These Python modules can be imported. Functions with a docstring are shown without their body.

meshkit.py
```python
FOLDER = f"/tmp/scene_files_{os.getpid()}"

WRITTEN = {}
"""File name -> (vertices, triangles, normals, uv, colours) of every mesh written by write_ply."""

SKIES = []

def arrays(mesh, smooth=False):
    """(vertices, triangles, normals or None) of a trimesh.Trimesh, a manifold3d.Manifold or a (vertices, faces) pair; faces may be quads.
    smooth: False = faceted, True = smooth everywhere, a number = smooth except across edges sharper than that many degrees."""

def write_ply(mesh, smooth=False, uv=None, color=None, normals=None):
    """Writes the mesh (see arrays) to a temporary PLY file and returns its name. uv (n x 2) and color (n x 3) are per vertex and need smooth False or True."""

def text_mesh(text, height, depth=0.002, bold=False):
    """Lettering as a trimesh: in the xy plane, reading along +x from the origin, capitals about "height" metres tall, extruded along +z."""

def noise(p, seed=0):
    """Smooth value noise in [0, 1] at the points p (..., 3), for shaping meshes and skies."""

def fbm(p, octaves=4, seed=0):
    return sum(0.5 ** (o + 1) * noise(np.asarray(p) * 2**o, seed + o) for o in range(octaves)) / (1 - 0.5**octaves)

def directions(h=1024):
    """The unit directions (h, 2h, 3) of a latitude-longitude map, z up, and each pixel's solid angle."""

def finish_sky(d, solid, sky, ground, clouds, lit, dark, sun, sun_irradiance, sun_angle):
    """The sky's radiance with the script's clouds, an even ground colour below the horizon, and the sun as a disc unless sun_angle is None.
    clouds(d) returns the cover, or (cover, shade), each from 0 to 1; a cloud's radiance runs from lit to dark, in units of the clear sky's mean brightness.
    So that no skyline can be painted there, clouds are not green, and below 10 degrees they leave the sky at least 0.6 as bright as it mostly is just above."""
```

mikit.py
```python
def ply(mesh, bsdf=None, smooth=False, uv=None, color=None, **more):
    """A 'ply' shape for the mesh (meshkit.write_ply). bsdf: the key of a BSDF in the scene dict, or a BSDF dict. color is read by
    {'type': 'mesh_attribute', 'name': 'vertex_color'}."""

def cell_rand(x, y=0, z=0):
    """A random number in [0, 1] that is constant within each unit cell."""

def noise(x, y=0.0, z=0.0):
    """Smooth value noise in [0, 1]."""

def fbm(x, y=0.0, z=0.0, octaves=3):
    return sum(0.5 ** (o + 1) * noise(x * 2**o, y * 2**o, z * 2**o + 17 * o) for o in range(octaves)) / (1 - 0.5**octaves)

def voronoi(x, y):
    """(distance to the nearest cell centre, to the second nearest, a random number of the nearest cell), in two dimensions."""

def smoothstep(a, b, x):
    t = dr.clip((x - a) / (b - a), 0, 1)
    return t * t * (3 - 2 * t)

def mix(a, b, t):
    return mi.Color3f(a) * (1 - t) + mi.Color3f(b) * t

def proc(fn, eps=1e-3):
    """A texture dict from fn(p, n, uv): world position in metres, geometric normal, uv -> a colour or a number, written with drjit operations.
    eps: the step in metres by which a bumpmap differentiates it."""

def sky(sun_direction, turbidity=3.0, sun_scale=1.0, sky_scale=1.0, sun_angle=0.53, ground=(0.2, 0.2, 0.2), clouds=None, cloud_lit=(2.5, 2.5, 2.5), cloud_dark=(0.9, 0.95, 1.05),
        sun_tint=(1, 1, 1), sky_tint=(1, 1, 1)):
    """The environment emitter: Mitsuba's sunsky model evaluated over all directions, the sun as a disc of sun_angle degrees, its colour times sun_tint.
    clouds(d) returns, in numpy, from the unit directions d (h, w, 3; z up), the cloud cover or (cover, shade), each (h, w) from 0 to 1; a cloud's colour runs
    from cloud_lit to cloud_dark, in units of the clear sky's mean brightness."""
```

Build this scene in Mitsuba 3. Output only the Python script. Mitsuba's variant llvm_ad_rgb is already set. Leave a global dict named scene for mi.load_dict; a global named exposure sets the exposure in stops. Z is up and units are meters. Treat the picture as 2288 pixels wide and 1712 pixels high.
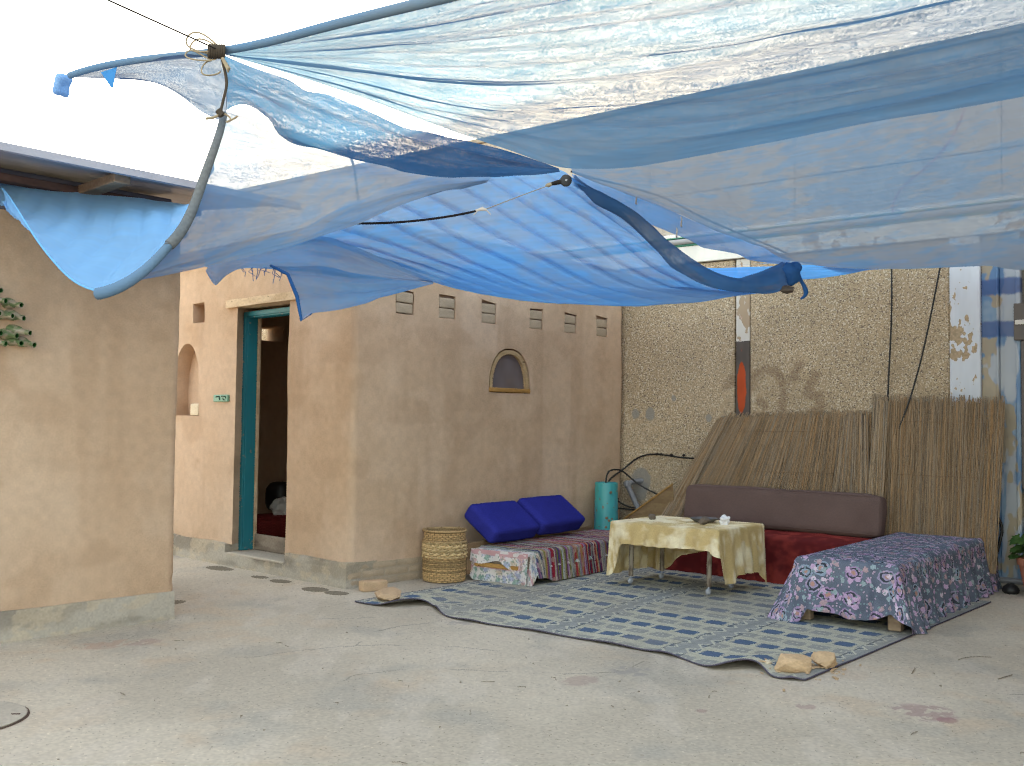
import math, random
import numpy as np, trimesh, manifold3d as m3
import drjit as dr, mitsuba as mi
import mikit, meshkit
from mikit import proc, noise, fbm, voronoi, cell_rand, smoothstep, mix
from scipy.interpolate import CubicSpline, PchipInterpolator
from shapely.geometry import Polygon

T = mi.ScalarTransform4f
scene, labels = {}, {}

# ------------------------------------------------------------------ camera, sky, exposure
EYE = np.array([-5.325, -6.835, 1.42])
AHEAD = np.array([0.73053, 0.68168, 0.04069])
UP = np.array([-0.03867, -0.01896, 0.99907])
scene['camera'] = {'type': 'perspective', 'fov': 54.25, 'fov_axis': 'x', 'near_clip': 0.05, 'far_clip': 900.0,
                   'to_world': T().look_at(origin=EYE.tolist(), target=(EYE + AHEAD).tolist(), up=UP.tolist())}
# low sun behind the tall building at the back: the whole yard lies in its shade under a bright hazy sky
SUN_AZ, SUN_EL = math.radians(38.0), math.radians(16.5)
scene['sky'] = mikit.sky([math.cos(SUN_AZ) * math.cos(SUN_EL), math.sin(SUN_AZ) * math.cos(SUN_EL), math.sin(SUN_EL)], turbidity=3,
                         sky_tint=(1.21, 1.0, 0.80), sun_scale=1.0, ground=(0.30, 0.26, 0.21), clouds=lambda d: 0.45 + 0 * d[..., 2], cloud_lit=(1.35, 1.3, 1.22), cloud_dark=(1.0, 1.0, 1.0))
exposure = 4.95

# ------------------------------------------------------------------ helpers
rng = np.random.default_rng(7)


def num(key):
    if key not in scene and key not in labels:
        return key
    i = 1
    while f'{key}_{i:03d}' in scene or f'{key}_{i:03d}' in labels:
        i += 1
    return f'{key}_{i:03d}'


def say(key, label=None, cat=None, group=None, kind=None):
    d = {k: v for k, v in (('label', label), ('category', cat), ('group', group), ('kind', kind)) if v}
    if d:
        labels[key] = d
    return key


def tm(m):
    if isinstance(m, (list, tuple)) and not (len(m) == 2 and isinstance(m[0], np.ndarray)):
        return trimesh.util.concatenate([tm(x) for x in m])
    if hasattr(m, 'to_mesh'):
        q = m.to_mesh()
        return trimesh.Trimesh(q.vert_properties[:, :3], q.tri_verts, process=False)
    if isinstance(m, tuple):
        v, f = np.asarray(m[0], float), np.asarray(m[1], int)
        if f.shape[1] == 4:
            f = np.vstack([f[:, [0, 1, 2]], f[:, [0, 2, 3]]])
        return trimesh.Trimesh(v, f, process=False)
    return m


def add(key, mesh, bsdf, smooth=False, uv=None, color=None, **say_kw):
    key = num(key)
    scene[key] = mikit.ply(tm(mesh), bsdf, smooth=smooth, uv=uv, color=color)
    say(key, **say_kw)
    return key


def thing(key, label, cat, group=None):
    key = num(key)
    return say(key, label, cat, group)


def box(a, b, c=0.006):
    """Chamfered box from corner a to corner b."""
    a, b = np.minimum(a, b).astype(float), np.maximum(a, b).astype(float)
    c = min(c, 0.45 * (b - a).min())
    pts = []
    for i in range(3):
        lo, hi = a + c, b - c
        lo[i], hi[i] = a[i], b[i]
        pts += [[(lo, hi)[x][0], (lo, hi)[y][1], (lo, hi)[z][2]] for x in (0, 1) for y in (0, 1) for z in (0, 1)]
    return trimesh.convex.convex_hull(np.array(pts))


def frame3(o, x, y=None):
    """A 4x4 placing local axes at o: x along x, z up."""
    x = np.asarray(x, float) / np.linalg.norm(x)
    z = np.array([0, 0, 1.0]) if y is None else np.cross(x, y)
    z = z / np.linalg.norm(z)
    yv = np.cross(z, x)
    m = np.eye(4)
    m[:3, 0], m[:3, 1], m[:3, 2], m[:3, 3] = x, yv, z, o
    return m


def moved(mesh, m):
    mesh = tm(mesh).copy()
    mesh.apply_transform(m)
    return mesh


def rotated(mesh, deg, axis, at=(0, 0, 0)):
    mesh = tm(mesh).copy()
    mesh.apply_transform(trimesh.transformations.rotation_matrix(math.radians(deg), axis, at))
    return mesh


def pillow(size, r, n=10, puff=0.0, lump=0.0, seed=0):
    """A rounded box centred at the origin, bulged by puff on its large faces."""
    h = np.array(size) / 2
    b = trimesh.creation.box(extents=[2, 2, 2])
    for _ in range(int(np.log2(n)) + 1):
        b = b.subdivide()
    v = b.vertices * h
    r = min(r, h.min() * 0.999)
    inner = np.clip(v, -(h - r), h - r)
    d = v - inner
    v = inner + r * d / np.maximum(np.linalg.norm(d, axis=1, keepdims=True), 1e-9)
    k = int(np.argmin(h))
    o = [i for i in range(3) if i != k]
    w = (1 - (v[:, o[0]] / h[o[0]]) ** 2) * (1 - (v[:, o[1]] / h[o[1]]) ** 2)
    v[:, k] *= 1 + puff * np.clip(w, 0, 1)
    if lump:
        nrm = v / np.linalg.norm(v, axis=1, keepdims=True)
        v = v + nrm * ((meshkit.fbm(v * 5 + seed * 13.7, 3) - 0.5) * 2 * lump)[:, None]
    return trimesh.Trimesh(v, b.faces, process=False)


def spline(pts, n, closed=False):
    p = np.asarray(pts, float)
    s = np.r_[0, np.cumsum(np.linalg.norm(np.diff(p, axis=0), axis=1))]
    return CubicSpline(s, p)(np.linspace(0, s[-1], n))


def tube(pts, r, sides=8, n=None, caps=True):
    p = np.asarray(pts, float) if n is None else spline(pts, n)
    t = np.gradient(p, axis=0)
    t /= np.linalg.norm(t, axis=1, keepdims=True) + 1e-12
    a = np.cross(t[0], [0, 0, 1.0]) if abs(t[0][2]) < 0.9 else np.cross(t[0], [1.0, 0, 0])
    A = []
    for ti in t:
        a = a - ti * (a @ ti)
        a /= np.linalg.norm(a) + 1e-12
        A.append(a)
    A = np.array(A)
    B = np.cross(t, A)
    ang = np.arange(sides) * 2 * np.pi / sides
    rr = np.interp(np.linspace(0, 1, len(p)), np.linspace(0, 1, np.size(r)), np.ravel(r))[:, None, None]
    v = p[:, None] + rr * (np.cos(ang)[None, :, None] * A[:, None] + np.sin(ang)[None, :, None] * B[:, None])
    i, j = np.meshgrid(np.arange(len(p) - 1), np.arange(sides), indexing='ij')
    q = np.stack([i * sides + j, i * sides + (j + 1) % sides, (i + 1) * sides + (j + 1) % sides, (i + 1) * sides + j], -1).reshape(-1, 4)
    v = v.reshape(-1, 3)
    f = np.vstack([q[:, [0, 1, 2]], q[:, [0, 2, 3]]])
    if caps:
        m = len(v)
        v = np.vstack([v, p[0], p[-1]])
        k = np.arange(sides)
        e = (len(p) - 1) * sides
        f = np.vstack([f, np.stack([(k + 1) % sides, k, k * 0 + m], 1), np.stack([e + k, e + (k + 1) % sides, k * 0 + m + 1], 1)])
    return trimesh.Trimesh(v, f, process=False)


def lathe(prof, sides=28):
    """Revolve (r, z) profile round z."""
    return trimesh.creation.revolve(np.array(prof, float), sections=sides)


def grid_faces(nr, nc):
    i, j = np.meshgrid(np.arange(nr - 1), np.arange(nc - 1), indexing='ij')
    q = np.stack([i * nc + j, i * nc + j + 1, (i + 1) * nc + j + 1, (i + 1) * nc + j], -1).reshape(-1, 4)
    return np.vstack([q[:, [0, 1, 2]], q[:, [0, 2, 3]]])


def rock(r, seed, flat=1.0, sub=3, rough=0.35):
    s = trimesh.creation.icosphere(subdivisions=sub, radius=1.0)
    v = s.vertices
    k = 1 + rough * (meshkit.fbm(v * 1.1 + seed * 7.1, 2) - 0.5) * 2 + 0.05 * (meshkit.fbm(v * 5 + seed, 2) - 0.5) + 0.05 * (meshkit.noise(v * 4 + seed) - 0.5)
    v = v * k[:, None] * np.array(r)
    return trimesh.Trimesh(v, s.faces, process=False)


def broken_stone(r, seed, n=15):
    """An angular stone: a hull of scattered points, its faces slightly uneven."""
    g_ = np.random.default_rng(seed)
    p = g_.normal(size=(n, 3))
    p /= np.linalg.norm(p, axis=1, keepdims=True)
    h = trimesh.convex.convex_hull(p * (0.86 + 0.22 * g_.random((n, 1))))
    for _ in range(4):
        h = h.subdivide()
    v, nn = h.vertices, h.vertex_normals
    v = v * 0.82 + 0.18 * v / np.linalg.norm(v, axis=1, keepdims=True)
    v = v + nn * ((meshkit.fbm(v * 3 + seed, 3) - .5) * .16)[:, None]
    return trimesh.Trimesh(v * np.array(r), h.faces, process=False)


def prism(poly, z0, z1):
    cs = m3.CrossSection([np.asarray(poly, float)], m3.FillRule.NonZero) if not isinstance(poly, m3.CrossSection) else poly
    return m3.Manifold.extrude(cs, z1 - z0).translate((0, 0, z0))


def mbox(a, b):
    a, b = np.minimum(a, b), np.maximum(a, b)
    return m3.Manifold.cube(tuple(float(x) for x in b - a)).translate(tuple(float(x) for x in a))


def rough_wall(man, edge, amp, freq, fine=0.004, seed=0):
    m = tm(man.refine_to_length(edge))
    m.merge_vertices()
    n = m.vertex_normals
    d = (meshkit.fbm(m.vertices * freq + seed * 3.3, 3) - 0.5) * 2 * amp + (meshkit.noise(m.vertices * 9 + seed) - 0.5) * 2 * fine
    return trimesh.Trimesh(m.vertices + n * d[:, None], m.faces, process=False)


# ------------------------------------------------------------------ materials
def C(*c):
    return mi.Color3f(*c)


def diffuse(key, fn):
    scene[key] = {'type': 'twosided', 'bsdf': {'type': 'diffuse', 'reflectance': proc(fn) if callable(fn) else {'type': 'rgb', 'value': list(fn)}}}


def bumped(key, fn, bump, scale=1.0, eps=2e-3):
    scene[key] = {'type': 'twosided', 'bsdf': {'type': 'bumpmap', 'arbitrary': proc(bump, eps), 'scale': scale,
                                               'bsdf': {'type': 'diffuse', 'reflectance': proc(fn) if callable(fn) else {'type': 'rgb', 'value': list(fn)}}}}


def glossy(key, col, rough=0.5, metallic=0.0, spec=0.5):
    scene[key] = {'type': 'twosided', 'bsdf': {'type': 'principled', 'base_color': proc(col) if callable(col) else {'type': 'rgb', 'value': list(col)}, 'roughness': rough, 'metallic': metallic, 'specular': spec}}


def seg_dist(x, y, a, b):
    dx, dy = b[0] - a[0], b[1] - a[1]
    t = dr.clip(((x - a[0]) * dx + (y - a[1]) * dy) / (dx * dx + dy * dy), 0, 1)
    return dr.sqrt(dr.square(x - a[0] - t * dx) + dr.square(y - a[1] - t * dy))


def line_dist(x, y, pts):
    d = mi.Float(9)
    for a, b in zip(pts[:-1], pts[1:]):
        d = dr.minimum(d, seg_dist(x, y, a, b))
    return d


STAINS = [(-0.17, 1.78, .09, .2), (-0.19, 1.06, .06, .1), (-0.19, 0.73, .075, .13), (-0.22, 0.18, .1, .15), (-0.2, -0.1, .085, .12), (-1.42, .42, .14, .09)]
CRACKS = [[(-2.0, -1.55), (-1.6, -1.62), (-1.3, -1.75), (-.9, -2.1), (-.75, -2.5)], [(-1.3, -1.75), (-1.0, -1.5), (-.7, -1.5), (-.3, -1.55)], [(-2.1, -2.4), (-1.7, -2.35), (-1.35, -2.5), (-1.1, -2.9)],
          [(-1.75, -.75), (-1.3, -.95), (-.95, -.9), (-.6, -1.15)], [(-.9, -3.15), (-.6, -3.35), (-.3, -3.3)], [(.35, -4.9), (.6, -5.2), (.9, -5.3)], [(-3.231, -2.079), (-3.3, -2.14), (-3.377, -2.187)]]


def ground_col(p, n, uv):
    x, y = p.x, p.y
    a = fbm(x * 0.9, y * 0.9, 0.0, 4)
    b = fbm(x * 3.7 + 9, y * 3.7, 2.0, 4)
    c = mix((0.455, 0.402, 0.328), (0.55, 0.488, 0.40), smoothstep(0.3, 0.7, a))
    c = mix(c, (0.52, 0.41, 0.30), 0.55 * smoothstep(0.52, 0.78, b) * smoothstep(0.35, 0.65, fbm(x * 0.5 + 3, y * 0.5 + 8, 1.0, 3)))
    c = mix(c, (0.35, 0.335, 0.30), 0.5 * smoothstep(0.55, 0.8, fbm(x * 2.1 + 30, y * 2.1, 5.0, 4)))
    # swept dust in streaks, worn film patches
    st = fbm((x * 0.73 + y * 0.68) * 2.2, (x * -0.68 + y * 0.73) * 7.0, 3.0, 3)
    c = mix(c, (0.56, 0.50, 0.43), 0.35 * smoothstep(0.55, 0.75, st))
    # grit: light and dark specks
    g = cell_rand(dr.floor(x * 110), dr.floor(y * 110), 3)
    h = noise(x * 75, y * 75, 4.0)
    c = c * (0.90 + 0.20 * h)
    c = dr.select(g > 0.988, c * 0.74, dr.select(g < 0.010, c * 1.2, c))
    d1, d2, w = voronoi(x * 6.5, y * 6.5)
    c = mix(c, (0.30, 0.24, 0.19), 0.5 * smoothstep(0.07, 0.04, d1) * smoothstep(0.75, 0.77, w))
    for sx, sy, rx, ry in STAINS:
        q = dr.sqrt(dr.square((x - sx) / rx) + dr.square((y - sy) / ry)) + 0.35 * (fbm(x * 7, y * 7, sx, 3) - 0.5)
        c = mix(c, C(0.17, 0.145, 0.11) * (0.8 + 0.4 * h), 0.85 * smoothstep(1.03, 0.93, q))
    e = mi.Float(9)
    for L in CRACKS:
        e = dr.minimum(e, line_dist(x + 0.05 * (noise(x * 9, y * 9, 1.0) - .5), y + 0.05 * (noise(x * 9, y * 9, 7.0) - .5), L))
    c = mix(c, (0.22, 0.20, 0.175), 0.6 * smoothstep(0.010, 0.003, e) * smoothstep(0.25, 0.6, noise(x * 5, y * 5, 2.0)))
    # spilled purple and brick red paint, worn through
    for sx, sy, rx, ry, col in ((-0.19, -4.9, .17, .16, (.30, .17, .19)), (-0.25, -5.03, .06, .05, (.26, .12, .15)), (-.53, -4.43, .06, .05, (.34, .22, .21)), (-.97, -4.1, .03, .03, (.3, .18, .18)),
                                (-2.42, -.64, .18, .12, (.44, .29, .22)), (-2.2, -.75, .12, .08, (.36, .25, .23)), (-.29, -1.67, .12, .1, (.30, .29, .29)), (-.57, -3.37, .13, .12, (.27, .25, .25)), (-.95, -3.3, .14, .1, (.36, .26, .23))):
        q = dr.sqrt(dr.square((x - sx) / rx) + dr.square((y - sy) / ry))
        m = smoothstep(0.47, 0.6, fbm(x * 22, y * 22, sx * 5, 4) + 0.25 * (1 - q)) * smoothstep(1.15, 0.8, q + 0.5 * (fbm(x * 6, y * 6, sy, 3) - .5))
        c = mix(c, col, 0.48 * m)
    return c


def ground_bump(p, n, uv):
    return 0.010 * fbm(p.x * 2.5, p.y * 2.5, 0.0, 3) + 0.0030 * fbm(p.x * 28, p.y * 28, 1.0, 3) + 0.0014 * noise(p.x * 110, p.y * 110, 2.0)


bumped('m_ground', ground_col, ground_bump)


def adobe_fn(base, pale, dark, k):
    def fn(p, n, uv):
        h = p.x - p.y
        a = fbm(h * 1.1 + k, p.z * 1.1, p.x * .6, 4)
        c = mix(base, pale, smoothstep(0.35, 0.72, a))
        s = fbm(h * 5.0 + k, p.z * 0.55, k * 1.0, 3)            # vertical wash marks
        c = mix(c, dark, 0.45 * smoothstep(0.50, 0.74, s))
        t = fbm(h * 2.6 + 1.3 * fbm(h * 2, p.z * 2, 3.0, 2), p.z * 4.0 + k, 9.0, 3)      # trowel sweeps
        c = mix(c, dark, 0.40 * smoothstep(0.58, 0.74, t))
        c = mix(c, pale, 0.45 * smoothstep(0.60, 0.8, fbm(h * 3 + 40, p.z * 3, k * 2.0, 4)))
        # straw in the plaster, scuffs
        fl = noise(h * 55 + 9 * noise(h * 3, p.z * 3, 1.0), p.z * 240, k)
        c = mix(c, C(0.52, 0.42, 0.28), 0.35 * smoothstep(.86, .93, fl))
        g = noise(h * 130, p.z * 130, p.y * 40)
        return c * (0.93 + 0.14 * g) * (0.95 + 0.1 * noise(h * 22, p.z * 22, 4.0))
    return fn


def adobe_bump(p, n, uv):
    return 0.006 * fbm((p.x - p.y) * 5, p.z * 5, 1.0, 3) + 0.0016 * fbm((p.x - p.y) * 40, p.z * 40, 2.0, 3)


bumped('m_adobe', adobe_fn((0.50, 0.36, 0.25), (0.565, 0.425, 0.315), (0.42, 0.29, 0.195), 3.0), adobe_bump)
bumped('m_adobe_left', adobe_fn((0.50, 0.358, 0.248), (0.565, 0.428, 0.315), (0.43, 0.295, 0.195), 11.0), adobe_bump)


def plinth_col(p, n, uv):
    h = p.x - p.y
    c = mix((0.33, 0.29, 0.235), (0.42, 0.385, 0.33), smoothstep(.35, .65, fbm(h * 3, p.z * 6, 1.0, 4)))
    c = mix(c, (0.22, 0.20, 0.175), 0.6 * smoothstep(.52, .7, fbm(h * 2.2 + 5, p.z * 9, 3.0, 4)))
    c = mix(c, (0.50, 0.42, 0.31), 0.5 * smoothstep(.6, .72, fbm(h * 9 + 50, p.z * 14, 6.0, 3)))
    return c * (0.88 + 0.24 * noise(h * 90, p.z * 90, p.y * 30))


def plinth_bump(p, n, uv):
    return 0.012 * fbm((p.x - p.y) * 9, p.z * 9, 1.0, 3) + 0.003 * fbm((p.x - p.y) * 50, p.z * 50, 5.0, 2)


bumped('m_plinth', plinth_col, plinth_bump)


def mud_brick(base):
    def fn(p, n, uv):
        c = C(*base) * (0.82 + 0.36 * fbm(p.x * 9, p.y * 9, p.z * 12, 4))
        return c * (0.9 + 0.2 * noise(p.x * 120, p.y * 120, p.z * 120))
    return fn


def fine_bump(p, n, uv):
    return 0.004 * fbm(p.x * 30, p.y * 30, p.z * 30, 3)


bumped('m_brick', mud_brick((0.40, 0.32, 0.235)), fine_bump)
bumped('m_brick_tan', mud_brick((0.50, 0.355, 0.23)), fine_bump)
bumped('m_mortar', mud_brick((0.39, 0.325, 0.25)), fine_bump)
bumped('m_stone', mud_brick((0.52, 0.375, 0.235)), fine_bump)
bumped('m_darkstone', mud_brick((0.15, 0.125, 0.105)), fine_bump)
bumped('m_whitestone', mud_brick((0.68, 0.60, 0.46)), fine_bump)


def wood_fn(a, b, k=14.0):
    def fn(p, n, uv):
        g = fbm(p.x * 4 + p.z * k, p.y * 4 + p.z * 3, p.z * k, 3)
        c = mix(a, b, smoothstep(.3, .7, g))
        c = c * (0.85 + 0.3 * noise(p.x * 60, p.y * 60, p.z * 60))
        return mix(c, (0.05, 0.035, 0.025), 0.7 * smoothstep(.76, .84, fbm(p.x * 11 + 7, p.y * 11, p.z * 22, 3)))
    return fn


diffuse('m_pale_wood', wood_fn((0.62, 0.49, 0.34), (0.50, 0.37, 0.24)))
diffuse('m_wood', wood_fn((0.30, 0.20, 0.12), (0.20, 0.13, 0.08)))
diffuse('m_orange_wood', wood_fn((0.42, 0.24, 0.085), (0.33, 0.18, 0.06)))
diffuse('m_grey_wood', wood_fn((0.28, 0.235, 0.19), (0.19, 0.155, 0.125)))
diffuse('m_rafter', wood_fn((0.36, 0.27, 0.19), (0.24, 0.17, 0.12)))
diffuse('m_beam', wood_fn((0.135, 0.085, 0.07), (0.09, 0.058, 0.05)))


def teal_fn(p, n, uv):
    c = mix((0.012, 0.165, 0.235), (0.02, 0.21, 0.265), fbm(p.x * 6, p.y * 6, p.z * 2.0, 3))
    w = smoothstep(.74, .78, fbm(p.x * 25, p.y * 25, p.z * 18, 4) + 0.2 * smoothstep(0.30, 0.14, p.z))
    return mix(c, (0.30, 0.25, 0.19), 0.7 * w)


glossy('m_teal', teal_fn, 0.45)


def pebble_col(p, n, uv):
    # wall coordinates: s along the wall, z up
    s = (p.x - 3.9) * -0.09585 + p.y * 0.99540
    z = p.z
    d1, d2, w = voronoi(s * 88, z * 100)
    c = mix((0.38, 0.285, 0.185), (0.54, 0.435, 0.295), w)
    c = dr.select(cell_rand(dr.floor(w * 9999), 2, 5) > 0.86, C(0.66, 0.60, 0.49), dr.select(cell_rand(dr.floor(w * 9999), 2, 6) > 0.9, C(0.19, 0.155, 0.12), c))
    c = mix((0.29, 0.23, 0.16), c, smoothstep(0.02, 0.2, d2 - d1))
    c = c * (0.82 + 0.36 * fbm(s * 1.4, z * 1.4, 0.0, 3))
    spray = mi.Float(9)
    for L in (((-1.537, 1.839), (-1.572, 1.96), (-1.688, 2.012), (-1.803, 1.993), (-1.877, 1.873), (-1.888, 1.737), (-1.861, 1.602)), ((-1.631, 1.684), (-1.678, 1.64)), ((-2.055, 2.058), (-1.978, 1.92)),
              ((-2.225, 1.947), (-2.16, 1.853), (-2.138, 1.757), (-2.247, 1.735), (-2.279, 1.656), (-2.204, 1.576)), ((-1.33, 1.93), (-1.26, 1.86))):
        spray = dr.minimum(spray, line_dist(s, z, L))
    c = mix(c, C(0.22, 0.15, 0.095) * (0.7 + 0.6 * w), 0.55 * smoothstep(0.075, 0.02, spray + 0.03 * (noise(s * 60, z * 60, 1.0) - .5)))
    for a, b, r in ((-0.136, 1.55, .05), (-0.321, 1.55, .06), (-1.046, 1.505, .035), (-1.208, 1.492, .035), (-0.218, .80, .12), (-0.2, .70, .10), (-.62, 1.72, .03)):
        q = dr.sqrt(dr.square(s - a) + dr.square((z - b) * 0.8)) / r + 0.5 * (fbm(s * 20, z * 20, a, 3) - .5)
        c = mix(c, (0.27, 0.265, 0.25), 0.8 * smoothstep(1.05, 0.9, q))
    return c


def pebble_bump(p, n, uv):
    s = (p.x - 3.9) * -0.09585 + p.y * 0.99540
    d1, d2, w = voronoi(s * 88, p.z * 100)
    return 0.0035 * (1 - d1) * (0.5 + w)


bumped('m_pebble', pebble_col, pebble_bump, eps=1e-3)


def peel(base, under, k, lo, hi):
    def fn(p, n, uv):
        s = (p.x - 3.9) * -0.09585 + p.y * 0.99540
        f = 0.55 * fbm(s * 17 + k, p.z * 9, k * 1.0, 4) + 0.45 * fbm(s * 4 + k, p.z * 2.2, 3.0, 3) + 0.12 * (noise(s * 40, p.z * 40, k) - .5)
        c = C(*base) * (0.9 + 0.2 * fbm(s * 14, p.z * 3, 8.0, 3))
        return mix(c, C(*under) * (0.8 + 0.4 * noise(s * 60, p.z * 60, 2.0)), smoothstep(lo, hi, f))
    return fn


diffuse('m_peel_white', peel((0.60, 0.64, 0.70), (0.40, 0.31, 0.21), 4.0, 0.555, 0.575))
diffuse('m_fascia', peel((0.80, 0.79, 0.74), (0.47, 0.34, 0.20), 9.0, 0.62, 0.64))
diffuse('m_upper', peel((0.46, 0.43, 0.38), (0.40, 0.36, 0.31), 2.0, 0.45, 0.65))


def strip_fn(p, n, uv):
    s = (p.x - 3.9) * -0.09585 + p.y * 0.99540
    z = p.z
    f = fbm(s * 12, z * 7, 3.0, 4)
    white = mix((0.60, 0.58, 0.54), (0.40, 0.31, 0.22), smoothstep(.53, .57, f))
    brown = C(0.115, 0.10, 0.092) * (0.8 + 0.4 * f)
    c = dr.select(z + 0.02 * f > 2.33, white, brown)
    hw = 0.052 * dr.sqrt(dr.maximum(0, 1 - dr.square((z - 1.83) / 0.27)))
    return dr.select(dr.abs(s + 1.418) < hw + 0.008 * (noise(s * 30, z * 30, 1.0) - .5), C(0.45, 0.085, 0.035) * (0.85 + 0.3 * f), c)


diffuse('m_strip', strip_fn)


def bluepaint_fn(p, n, uv):
    s = (p.x - 3.9) * -0.09585 + p.y * 0.99540
    z = p.z
    f = fbm(s * 5, z * 3.2, 1.0, 4)
    c = mix((0.20, 0.29, 0.40), (0.10, 0.20, 0.36), smoothstep(.45, .6, f))
    c = mix(c, (0.42, 0.44, 0.46), 0.8 * smoothstep(.54, .62, fbm(s * 6 + 8, z * 2.0, 4.0, 4)))
    c = mix(c, (0.36, 0.28, 0.16), 0.8 * smoothstep(.60, .66, fbm(s * 9 + 20, z * 5, 6.0, 3)))
    c = mix(c, (0.035, 0.085, 0.24), 0.85 * smoothstep(.10, .07, dr.abs(z - 2.72) + .06 * (f - .5)) + 0.85 * smoothstep(.09, .06, dr.abs(z - 2.33) + .08 * (f - .5)))
    return c


glossy('m_bluepaint', bluepaint_fn, 0.5)
diffuse('m_green_line', (0.10, 0.30, 0.22))
diffuse('m_grey_pipe', (0.36, 0.37, 0.38))
glossy('m_plastic_pipe', (0.19, 0.195, 0.21), 0.5)
glossy('m_dark_metal', (0.11, 0.095, 0.085), 0.6)
glossy('m_black', (0.014, 0.014, 0.015), 0.5)
diffuse('m_dark', (0.03, 0.027, 0.025))
glossy('m_white_paint', (0.72, 0.72, 0.70), 0.5)


def roof_fn(p, n, uv):
    f = fbm(p.x * 1.2, p.y * 6, 1.0, 3)
    return mix((0.235, 0.24, 0.29), (0.30, 0.30, 0.34), f) * (0.92 + 0.16 * noise(p.x * 9, p.y * 30, 2.0))


glossy('m_roof', roof_fn, 0.42)
diffuse('m_plate', (0.15, 0.155, 0.20))


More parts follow.
